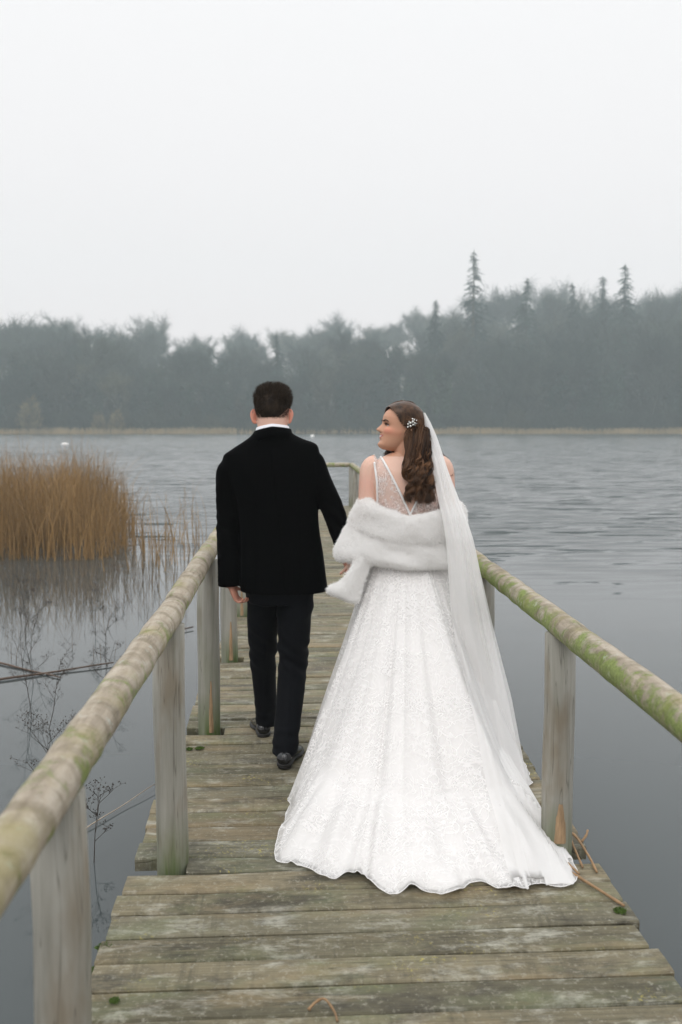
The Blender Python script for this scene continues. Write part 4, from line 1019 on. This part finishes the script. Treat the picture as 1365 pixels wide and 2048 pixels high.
while cnt < 1500:
    i = rnd.randrange(4, nz); j = rnd.randrange(na); q = Pf[i, j]
    if not hair_b_ok(q) or q[0] > .045: continue
    if q[2] < .030 and q[1] > -.045: continue
    cnt += 1
    lk = locks[rnd.randrange(18)]
    p0 = Mb @ scalp(q, .011)
    g = Vector((-.052, -.066, .004)) if q[0] < .01 else Vector((-.02, -.085, -.02))
    a_ = Vector(q) * .52 + g * .48; b_ = Vector(q) * .2 + g * .8
    if a_.y > -.05: a_.z = max(a_.z, .034)
    if b_.y > -.05: b_.z = max(b_.z, .028)
    mid = scalp(a_, .016 + rnd.gauss(0, .0018)); mid2 = scalp(b_, .017 + rnd.gauss(0, .002))
    jx, jy, jz = rnd.gauss(0, .0042), rnd.gauss(0, .0042), rnd.gauss(0, .006)
    lx = lk[0]; fr = .010 * lk[1]
    c3 = Vector((.500 + lx * .042 + jx, 4.436 - fr * .6 + jy, 1.560 + jz * 2)); c4 = Vector((.490 + lx * .050 + jx, 4.392 - fr + jy, 1.435 + jz)); c5 = Vector((.493 + lx * .046 + jx, 4.376 - fr + jy, 1.350)); c6 = Vector((.506 + lx * .042 + jx * 1.6, 4.374 - fr + jy * 1.6, lk[5] + jz))
    strand([p0, Mb @ mid, Mb @ mid2, c3, c4, c5, c6], rnd.uniform(.0009, .0017), lk[4] * rnd.uniform(.9, 1.1), lk[2] + rnd.gauss(0, .14), lk[3], Vector((1, 0, 0)), wave_from=.46, shade=lk[6] + rnd.gauss(0, .12))
# swoop over the brow on the far side and loose locks on both shoulders
for k in range(110):
    a = rnd.random(); p0 = scalp((-.012 + rnd.gauss(0, .004), .075 - .10 * a, .12), .010)
    p1 = scalp((.020, .088 - .09 * a, .105 + rnd.gauss(0, .004)), .018); p2 = scalp((.055, .075 - .08 * a, .055), .016); p3 = scalp((.068, .03 - .06 * a, -.01), .014)
    e = Vector((.363 + rnd.gauss(0, .006), 4.545 + rnd.gauss(0, .01), 1.458 + rnd.gauss(0, .01))); 
    strand([Mb @ p0, Mb @ p1, Mb @ p2, Mb @ p3, (Mb @ p3) + Vector((-.006, .0, -.06)), e], rnd.uniform(.001, .0017), .007, rnd.gauss(0, .4), 2.0, Vector((1, 0, 0)), 34, .55)
for k in range(60):
    x0 = rnd.gauss(0, .006); strand([(.53, 4.53, 1.55), (.585 + x0, 4.55, 1.49), (.632 + x0, 4.53, 1.44), (.640 + x0, 4.49, 1.40), (.634 + x0 * 1.5, 4.46, 1.372)], rnd.uniform(.001, .0016), .007, rnd.gauss(0, .5), 2.2, Vector((1, 0, 0)), 30, .4)
# outer ringlets and flyaways
for k in range(13):
    x0 = .448 + .012 * k * .62 + rnd.gauss(0, .008); zt = rnd.uniform(1.47, 1.56); zb = rnd.uniform(1.268, 1.36); rr0 = rnd.uniform(.011, .016); fq = rnd.uniform(3.0, 4.5); ph0 = rnd.uniform(0, 6.28); sh0 = rnd.uniform(.35, .95)
    for q in range(26):
        a = rnd.uniform(0, 6.28); w_ = rnd.uniform(0, .006); o_ = Vector((w_ * math.cos(a), w_ * math.sin(a), 0)); dx = rnd.gauss(.018, .004)
        strand([Vector((x0 + .010, 4.432, zt + .03)) + o_, Vector((x0 + .004, 4.405, zt - .02)) + o_, Vector((x0 + dx * .4, 4.372, (zt + zb) / 2)) + o_, Vector((x0 + dx, 4.362, zb + rnd.gauss(0, .008))) + o_ * 1.6], rnd.uniform(.0007, .0013), rr0, ph0 + rnd.gauss(0, .12), fq, Vector((1, 0, 0)), 40, .12, sh0 + rnd.gauss(0, .12))
for k in range(70):
    x0 = rnd.uniform(.432, .565); zt = rnd.uniform(1.45, 1.58); strand([Vector((.49 + rnd.gauss(0, .02), 4.425, zt)), Vector((x0, 4.395, zt - .09)), Vector((x0 + rnd.gauss(.01, .012), 4.365, zt - .18)), Vector((x0 + rnd.gauss(.015, .02), 4.37, rnd.uniform(1.25, 1.36)))], .0005, rnd.uniform(.004, .012), rnd.uniform(0, 6.28), rnd.uniform(1.5, 3.0), Vector((1, 0, 0)), 30, .1, rnd.uniform(.4, 1.0))
so2 = sb.obj('hair_strands', mat_hair('brown_hair_strands', (0.014, 0.0075, 0.005), (0.21, 0.105, 0.052), 0.34, True), bride, base=BB, kind='stuff')
at = so2.data.attributes.new('shade', 'FLOAT', 'POINT'); at.data.foreach_set('value', np.array(SH).ravel())

# hair clip of pearls and leaves
CLIP = M('clip_silver', 0.2, (0.75, 0.75, 0.72)).m; CLIP.node_tree.nodes['Principled BSDF'].inputs['Metallic'].default_value = 0.3
clip = empty('hair_clip', (0, 0, 0)); clip.parent = bride
rnd = random.Random(6)
cb = Vector((.463, 4.402, 1.606)); ux = Vector((.80, .05, .60)); uy = Vector((-.6, 0, .8))
def clip_obj(nm, m_): o = m_.obj(nm, CLIP, clip, base=BB)
for (a, b, r) in ((-.022, -.002, .0042), (-.014, .008, .0036), (-.010, -.006, .0050), (-.002, .006, .0048), (.002, -.008, .0040), (.010, .004, .0052), (.012, -.006, .0036), (.020, .007, .0034), (.016, .014, .0040), (.026, -.002, .0030)):
    m_ = MB(); ball(m_, cb + ux * a + uy * b + Vector((0, -.004, 0)), r, 10, 8); clip_obj('pearl', m_)
for (a, b, an) in ((-.016, .0, .3), (-.006, .010, .9), (.004, .0, -.2), (.014, -.010, -.6), (.018, .004, .5), (.006, -.012, -1.0)):
    d = (ux * math.cos(an) + uy * math.sin(an)); e = d.cross(Vector((0, 1, 0))); c = cb + ux * a + uy * b; m_ = MB()
    m_.add([c - d * .009, c + e * .004 + Vector((0, -.003, 0)), c + d * .010, c - e * .004 + Vector((0, -.003, 0)), c + Vector((0, .002, 0))], [(0, 1, 2, 3), (1, 0, 4), (2, 1, 4), (3, 2, 4), (0, 3, 4)]); clip_obj('leaf', m_)

# ------------------------------------------------------------------ dress
def mat_lace(name, motif_scale, alpha_lo, alpha_hi, bump=0.25):
    m = M(name, 0.7, (0.86, 0.845, 0.835), 0.25)
    src = m.coord('Object')
    def ridge(scale, w0, w1, dist=1.2, det=1):
        f = m.noise(src, scale, det, 0.5, dist); d = m.math('ABSOLUTE', m.math('SUBTRACT', f, 0.5)); return m.ramp(d, [(w0, 1.0), (w1, 0.0)])
    vine = m.math('MAXIMUM', ridge(motif_scale, .008, .018), ridge(motif_scale * 1.9, .009, .022, 0.6))
    fern = m.math('MULTIPLY', ridge(motif_scale * 4.5, .03, .06, 0.8), m.ramp(m.noise(src, motif_scale * .8, 2), [(0.46, 0.0), (0.56, 1.0)]))
    v = m.n('ShaderNodeTexVoronoi'); v.inputs['Scale'].default_value = motif_scale * 1.1; m.l(src, v.inputs['Vector'])
    fl = m.math('MULTIPLY', m.ramp(v.outputs['Distance'], [(0.16, 1.0), (0.34, 0.0)]), m.ramp(m.noise(src, motif_scale * 5, 2), [(0.42, 0.0), (0.55, 1.0)]))
    patch = m.ramp(m.noise(src, motif_scale * .45, 3), [(0.42, 0.15), (0.58, 1.0)]); vine = m.math('MULTIPLY', vine, patch)
    mot = m.math('MAXIMUM', vine, m.math('MAXIMUM', fern, fl), True)
    al = m.n('ShaderNodeMapRange'); m.l(mot, al.inputs[0]); al.inputs[3].default_value = alpha_lo; al.inputs[4].default_value = alpha_hi
    tr = m.n('ShaderNodeBsdfTransparent'); tl = m.n('ShaderNodeBsdfTranslucent'); tl.inputs[0].default_value = (0.86, 0.85, 0.84, 1)
    s1 = m.n('ShaderNodeMixShader'); s1.inputs[0].default_value = 0.30; m.l(m.b.outputs[0], s1.inputs[1]); m.l(tl.outputs[0], s1.inputs[2])
    s2 = m.n('ShaderNodeMixShader'); m.l(al.outputs[0], s2.inputs[0]); m.l(tr.outputs[0], s2.inputs[1]); m.l(s1.outputs[0], s2.inputs[2]); m.l(s2.outputs[0], m.out.inputs['Surface'])
    m.bump(mot, bump, 0.003); return m.m
LACE = mat_lace('lace_overlay', 9, 0.58, 0.98, 0.06)
LACE_B = mat_lace('bodice_lace', 22, 0.30, 0.98, 0.3)
SATIN = mat_simple('ivory_satin', (0.89, 0.876, 0.865), 0.5, 0.02, 3, 0)
TRIM = mat_simple('white_trim', (0.84, 0.83, 0.82), 0.7, 0.08, 120, 0.4)

# bodice: two lace panels leaving a V on the back, wrapped to the front over the shoulders
def back_pt(x, z, out=.0035):
    h = bvh_body.ray_cast(Vector((x, 4.0, z)), Vector((0, 1, 0)))
    if h[0]: return h[0] + Vector((0, -out, 0))
    h = bvh_body.ray_cast(Vector((x, 4.49, 1.482)), Vector((0, 0, -1)))
    return (h[0] + Vector((0, 0, out))) if h[0] else Vector((x, 4.49, 1.40))
def front_pt(x, z, out=.004):
    h = bvh_body.ray_cast(Vector((x, 5.2, z)), Vector((0, -1, 0)))
    return (h[0] + Vector((0, out, 0))) if h[0] else Vector((x, 4.5, z))
for sx in (-1, 1):
    def ex(z):   # outer and inner edge distance from the spine line x=.460
        t = (1.462 - z) / (1.462 - 1.20); outer = np.interp(t, [0, .15, .45, .8, 1], [.158, .156, .146, .142, .150]); inner = .128 * (1 - max(0, t)) ** 1.05 * (1 if t < 1 else 0)
        return outer, inner
    G = []; e0 = []; e1 = []
    for z in np.linspace(1.05, 1.455, 60):
        o_, i_ = ex(z); row = [back_pt(.460 + sx * (i_ + (o_ - i_) * u), z) for u in np.linspace(0, 1, 18)]; G.append(row)
        if z > 1.18: e0.append(row[0] + Vector((0, -.001, 0))); 
        if z < 1.44: e1.append(row[-1] + Vector((0, -.001, 0)))
    # over the shoulder
    o_, i_ = ex(1.455); tops = []
    for k in range(1, 8):
        yy = 4.455 + .012 * k; rw = []
        for u in np.linspace(0, 1, 18):
            x = .460 + sx * (i_ + (o_ - i_) * u); h = bvh_body.ray_cast(Vector((x, yy, 1.482)), Vector((0, 0, -1))); rw.append((h[0] + Vector((0, 0, .0035))) if h[0] else Vector((x, yy, 1.46)))
        if rw[9].z > 1.40 and rw[9].y > G[-1][9].y: G.append(rw); e0.append(rw[0])
    for z in np.linspace(1.43, 1.05, 40): o_, i_ = ex(z); G.append([front_pt(.460 + sx * (i_ * .75 + (o_ - i_ * .75) * u), z) for u in np.linspace(0, 1, 18)])
    mb = MB(); grid(mb, G); bo = mb.obj('bodice', LACE_B, bride, base=BB)
    uv = bo.data.uv_layers.new(name='UVMap'); cols = 18; nv = len(G) * cols
    lo = [(((v % cols) / cols) * .16 + .5 * sx, (v // cols) * .007) for v in range(nv)]
    arr = np.array([lo[l.vertex_index] for l in bo.data.loops]).ravel(); uv.data.foreach_set('uv', arr)
    for e in (e0, e1):
        mb = MB(); tube(mb, [tuple(p) for p in e], .0052, 6); mb.obj('trim', TRIM, bo, base=BB)

# skirt with train
HEM = [(.433, 3.270), (.350, 3.300), (.297, 3.285), (.222, 3.320), (.175, 3.400), (.140, 3.372), (.060, 3.410), (-.030, 3.490), (-.112, 3.590), (-.105, 3.760), (-.080, 3.960), (-.040, 4.200), (-.005, 4.430), (.025, 4.660),
       (.090, 4.880), (.290, 5.020), (.500, 5.060), (.700, 5.010), (.890, 4.840), (.990, 4.620), (1.000, 4.430), (.930, 4.160), (.880, 3.930), (.858, 3.780), (.862, 3.660), (.895, 3.590), (.950, 3.560), (.970, 3.500), (.950, 3.410), (.895, 3.345), (.780, 3.300), (.680, 3.308), (.600, 3.360), (.510, 3.278)]
HEM = [(x, y - .05 * max(0, min(1, (3.62 - y) / .2))) for x, y in HEM]
WC = (.458, 4.525, 1.0)
def skirt(ns, hem_in, fold, zlift, seed, waist_grow=0.0):
    H2 = np.array(HEM + HEM[:3]); N = 330; Q = []
    m_ = len(HEM)
    P_ = np.array(HEM); 
    for t in np.linspace(0, m_, N, endpoint=False):
        i = int(t); u = t - i; a, b, c, d = (P_[(i + k) % m_] for k in (-1, 0, 1, 2)); Q.append(0.5 * (2 * b + (c - a) * u + (2 * a - 5 * b + 4 * c - d) * u * u + (3 * b - a - 3 * c + d) * u ** 3))
    Q = np.array(Q); ang = np.unwrap(np.arctan2(Q[:, 0] - WC[0], -(Q[:, 1] - WC[1]))); rows = []; UV = []
    for s in np.linspace(0, 1, ns) ** 0.9:
        row = []; ur = []
        for q, a in zip(Q, ang):
            w = np.array([WC[0] + (.172 + waist_grow) * math.sin(a), WC[1] - (.135 + waist_grow) * math.cos(a)])
            L = np.linalg.norm(q - w); tr = max(0, min(1, (L - .40) / .65)); tr = tr * tr * (3 - 2 * tr)
            k = 1.0 + 0.75 * tr; e = q - (q - w) / max(L, .01) * hem_in
            hor = w + (e - w) * (s - .045 * math.sin(math.pi * s) * (1 - tr))
            z = WC[2] * (1 - s) ** k
            f1 = N3(math.cos(a) * 3.2, math.sin(a) * 3.2, seed + s * .6); f2 = N3(math.cos(a) * 8.5, math.sin(a) * 8.5, seed + 5 + s * .8); f3 = N3(q[0] * 9, q[1] * 9, seed + s * 1.2)
            amp = fold * s ** 0.8 * (1 - .35 * s)
            rad = (hor - np.array(WC[:2])); rl = np.linalg.norm(rad) + 1e-6
            dd = amp * (.9 * f1 + .7 * f2)
            hor = hor + rad / rl * (dd * (1 - .5 * tr) + tr * max(0, (s - .8) / .2) * (.030 * N3(q[0] * 8, q[1] * 8, 2.2) + .022 * N3(q[0] * 21, q[1] * 21, 5.2)))
            z += amp * tr * (.8 * f2 + .5 * f3) * (1 - s) * 1.2
            # organza puffs up before the hem of the train and turns under in ruffles
            pf = max(0, (s - .62) / .38); z += tr * (.075 * math.sin(math.pi * min(1, pf)) ** 1.0 * (.65 + .8 * f3) + .010 * pf * max(0, .3 + 2.2 * N3(q[0] * 11, q[1] * 11, seed)))
            rf = max(0, (s - .85) / .15); z += rf * (.010 * max(0, 2 * N3(math.cos(a) * 14, math.sin(a) * 14, 2)) + tr * .085 * max(0, N3(q[0] * 5.5, q[1] * 5.5, 7.3) - .08) + tr * .030 * max(0, N3(q[0] * 17, q[1] * 17, 1.3))) 
            z = max(z + zlift, .008 + zlift)
            row.append((hor[0], hor[1], z)); ur.append((a * (.17 + .40 * s), s * (1.02 + .5 * tr)))
        rows.append(row); UV.append(ur)
    return np.array(rows), np.array(UV)
def skirt_obj(nm, rows, UV, mat):
    mb = MB(); grid(mb, rows, closed_v=True); ob = mb.obj(nm, mat, bride, base=BB)
    uv = ob.data.uv_layers.new(name='UVMap'); U = UV.reshape(-1, 2); n_ = rows.shape[1]
    arr = []
    for p in ob.data.polygons:
        vs = list(p.vertices); cs = [v % n_ for v in vs]; wrap = max(cs) - min(cs) > n_ / 2
        for li, v in zip(p.loop_indices, vs):
            u, w = U[v]
            if wrap and v % n_ == 0: u = U[v - v % n_ + n_ - 1][0] + .004
            arr.append((u, w))
    idx = [li for p in ob.data.polygons for li in p.loop_indices]; buf = np.zeros((len(ob.data.loops), 2)); buf[idx] = arr; uv.data.foreach_set('uv', buf.ravel())
    return ob
r1, u1 = skirt(70, .035, .085, 0.0, 3.0); skirt_obj('skirt_lining', r1, u1, SATIN)
r2, u2 = skirt(80, 0.0, .085, .006, 3.0, .006); so_ = skirt_obj('skirt', r2, u2, LACE)
hb = MB(); tube(hb, [tuple(p) for p in r2[-1]] + [tuple(r2[-1][0])], .0016, 5); hb.obj('hem_edge', TRIM, so_, base=BB)
bvh_skirt = BVHTree.FromPolygons([Vector(p) for p in r2.reshape(-1, 3)], [(i * r2.shape[1] + j, i * r2.shape[1] + (j + 1) % r2.shape[1], (i + 1) * r2.shape[1] + (j + 1) % r2.shape[1], (i + 1) * r2.shape[1] + j) for i in range(r2.shape[0] - 1) for j in range(r2.shape[1])])
# ------------------------------------------------------------------ fur stole
m = M('white_faux_fur', 0.9, (0.91, 0.90, 0.885), 0.1)
tl = m.n('ShaderNodeBsdfTranslucent'); tl.inputs[0].default_value = (0.92, 0.91, 0.90, 1); s1 = m.n('ShaderNodeMixShader'); s1.inputs[0].default_value = .35
m.l(m.b.outputs[0], s1.inputs[1]); m.l(tl.outputs[0], s1.inputs[2]); m.l(s1.outputs[0], m.out.inputs['Surface']); m.b.inputs['Sheen Weight'].default_value = 0.2
m.bump(m.noise(m.coord('Object', (1, 1, .6)), 55, 4, .7), 0.5, 0.006); FUR = m.m
mb = MB(); G = []
for i in range(64):
    t = i / 63; ph = R(-150) + R(300) * t; deg = math.degrees(ph)
    topz = np.interp(deg, [-150, -90, -55, 0, 45, 90, 150], [1.20, 1.275, 1.278, 1.200, 1.240, 1.255, 1.20])
    botz = np.interp(deg, [-150, -90, -50, 0, 45, 90, 150], [1.00, .990, .985, .968, .962, .985, 1.02])
    crz = np.interp(deg, [-150, -90, -50, 0, 45, 90, 150], [1.12, 1.145, 1.125, 1.072, 1.075, 1.10, 1.12])
    A0, B0 = np.interp(deg, [-150, -80, 0, 80, 150], [.262, .250, .26, .246, .25]), .165
    row = []
    H = [(topz - .012, -.012), (topz, .006), (topz - .012, .022), (topz * .75 + crz * .25, .031), (topz * .4 + crz * .6, .038), (crz + .010, .036), (crz - .002, .026), (crz - .010, .033), (crz * .6 + botz * .4, .044 - .006 * abs(t - .2)), (crz * .25 + botz * .75, .043), (botz + .006, .028), (botz, .012), (botz + .012, -.012), ((topz + botz) / 2, -.016)]
    low = max(0, 1 - abs(deg + 75) / 50)
    for (z, o) in H:
        ex_ = o + .028 * low * max(0, (crz + .02 - z) / .1) - .075 * max(0, min(1, -deg / 70)) * max(0, (z - botz) / (topz - botz) - .15) + .006 * N3(deg * .03, z * 9, 3) + .016 * N3(deg * .018, z * 18 + deg * .03, 8)
        row.append((.449 + (A0 + ex_) * math.sin(ph), 4.520 - (B0 + ex_) * math.cos(ph), z))
    G.append(row)
G = np.array(G); G2 = np.stack([spline(np.vstack([G[i], G[i][:1]]), 43)[:-1] for i in range(64)]); grid(mb, G2, closed_v=True)
n_ = 42; st = len(mb.v) - n_ * 64; mb.f.append(tuple(st + i for i in range(n_))[::-1]); mb.f.append(tuple(st + n_ * 63 + i for i in range(n_)))
# hanging tail end on the left
rows = []
for (x, y, z, hw, th, tilt) in ((.262, 4.395, 1.035, .034, .022, 0), (.250, 4.380, 1.000, .036, .024, -.1), (.225, 4.370, .945, .042, .022, -.25), (.198, 4.365, .895, .050, .020, -.35), (.172, 4.362, .866, .066, .024, -.42), (.158, 4.362, .846, .072, .026, -.42), (.150, 4.365, .834, .060, .016, -.42)):
    rows.append([(x + hw * math.cos(a), y + th * math.sin(a) * (1 + .2 * math.cos(3 * a)), z + hw * math.cos(a) * tilt) for a in np.linspace(0, 2 * math.pi, 24, endpoint=False)])
rows = np.array(rows); rr_ = np.stack([spline(rows[:, j], 24) for j in range(24)], 1); V_ = MB(); grid(V_, rr_, closed_v=True); V_.f.append(tuple(range(24))[::-1]); V_.f.append(tuple(24 * 23 + i for i in range(24))); mb.add(V_.v, V_.f)
rm = remesh(mb, 0.006, 3)
displace(rm, lambda c, n: .005 * N3(c[0] * 14, c[1] * 14, c[2] * 10) + .0025 * N3(c[0] * 45, c[1] * 45, c[2] * 35))
rm.v = [tuple(c) for c in rm.co]; stole = rm.obj('fur_stole', FUR, bride, base=BB)
V = []; F = []; rnd = random.Random(9)
for f in rm.f:
    c = sum((Vector(rm.co[i]) for i in f), Vector()) / len(f); nn = Vector(rm.no[f[0]])
    for k in range(3):
        p = c + Vector((rnd.gauss(0, .002), rnd.gauss(0, .002), rnd.gauss(0, .002))); cl = .7 * N3(p.x * 40, p.y * 40, p.z * 40); d = nn + Vector((rnd.gauss(cl, .3), rnd.gauss(0, .3), rnd.gauss(-.4 + cl, .3))); d.normalize()
        s = d.orthogonal().normalized() * .0007; b = len(V); L = rnd.uniform(.005, .012); V += [p + s, p - s, p + d * L]; F.append((b, b + 1, b + 2))
mb = MB(); mb.v = V; mb.f = F; mb.obj('fur_pile', FUR, stole, smooth=False, base=BB, kind='stuff')

# ------------------------------------------------------------------ veil
m = M('tulle_veil', 0.8, (0.94, 0.93, 0.92), 0.2)
tr = m.n('ShaderNodeBsdfTransparent'); tl = m.n('ShaderNodeBsdfTranslucent'); tl.inputs[0].default_value = (.94, .93, .92, 1)
s1 = m.n('ShaderNodeMixShader'); s1.inputs[0].default_value = .35; m.l(m.b.outputs[0], s1.inputs[1]); m.l(tl.outputs[0], s1.inputs[2])
lw = m.n('ShaderNodeLayerWeight'); lw.inputs[0].default_value = .35
al = m.n('ShaderNodeMapRange'); m.l(lw.outputs['Facing'], al.inputs[0]); al.inputs[3].default_value = .70; al.inputs[4].default_value = .95
s2 = m.n('ShaderNodeMixShader'); m.l(al.outputs[0], s2.inputs[0]); m.l(tr.outputs[0], s2.inputs[1]); m.l(s1.outputs[0], s2.inputs[2]); m.l(s2.outputs[0], m.out.inputs['Surface']); TULLE = m.m
def veil_sheet(nm, zt, xl, xr, yd, seed, amp):
    G = []
    for z in np.linspace(1.655, .02, 110):
        a = np.interp(z, zt, xl); b = np.interp(z, zt, xr); y0 = np.interp(z, zt, yd); row = []
        w = b - a
        for u in np.linspace(0, 1, 60):
            x = a + w * u; fo = amp * min(1, (1.70 - z) * 1.6) * (math.sin(u * 9 + seed + 1.5 * N3(u * 2, z * 1.2, seed)) * .6 + N3(u * 7, z * 1.5, seed + 4))
            y = y0 - .02 * math.sin(math.pi * u) + fo
            for bv in (bvh_skirt,):
                if z < 1.0:
                    h = bv.ray_cast(Vector((x, 2.8, z + .0)), Vector((0, 1, 0)))
                    if h[0] and h[0].y - .015 < y + .2: y = min(y, h[0].y - .012 + fo * .5)
            row.append((x, y, z))
        G.append(row)
    mb = MB(); grid(mb, G); return mb.obj(nm, TULLE, bride, base=BB)
ZT = [0.0, .09, .375, .728, .96, 1.03, 1.10, 1.20, 1.269, 1.40, 1.541, 1.61, 1.655]
veil_sheet('veil', ZT, [.70, .70, .68, .64, .618, .612, .605, .590, .575, .556, .536, .525, .520], [.965, .955, .895, .808, .752, .738, .722, .694, .668, .622, .582, .556, .534], [4.32, 4.32, 4.32, 4.33, 4.295, 4.29, 4.285, 4.30, 4.325, 4.37, 4.43, 4.465, 4.49], 1.0, .014)
veil_sheet('veil_layer', ZT, [.74, .735, .705, .655, .630, .622, .614, .600, .588, .566, .540, .527, .521], [.985, .975, .918, .822, .760, .744, .727, .696, .669, .623, .583, .557, .535], [4.35, 4.35, 4.35, 4.35, 4.31, 4.305, 4.30, 4.315, 4.34, 4.385, 4.445, 4.48, 4.50], 5.0, .012)
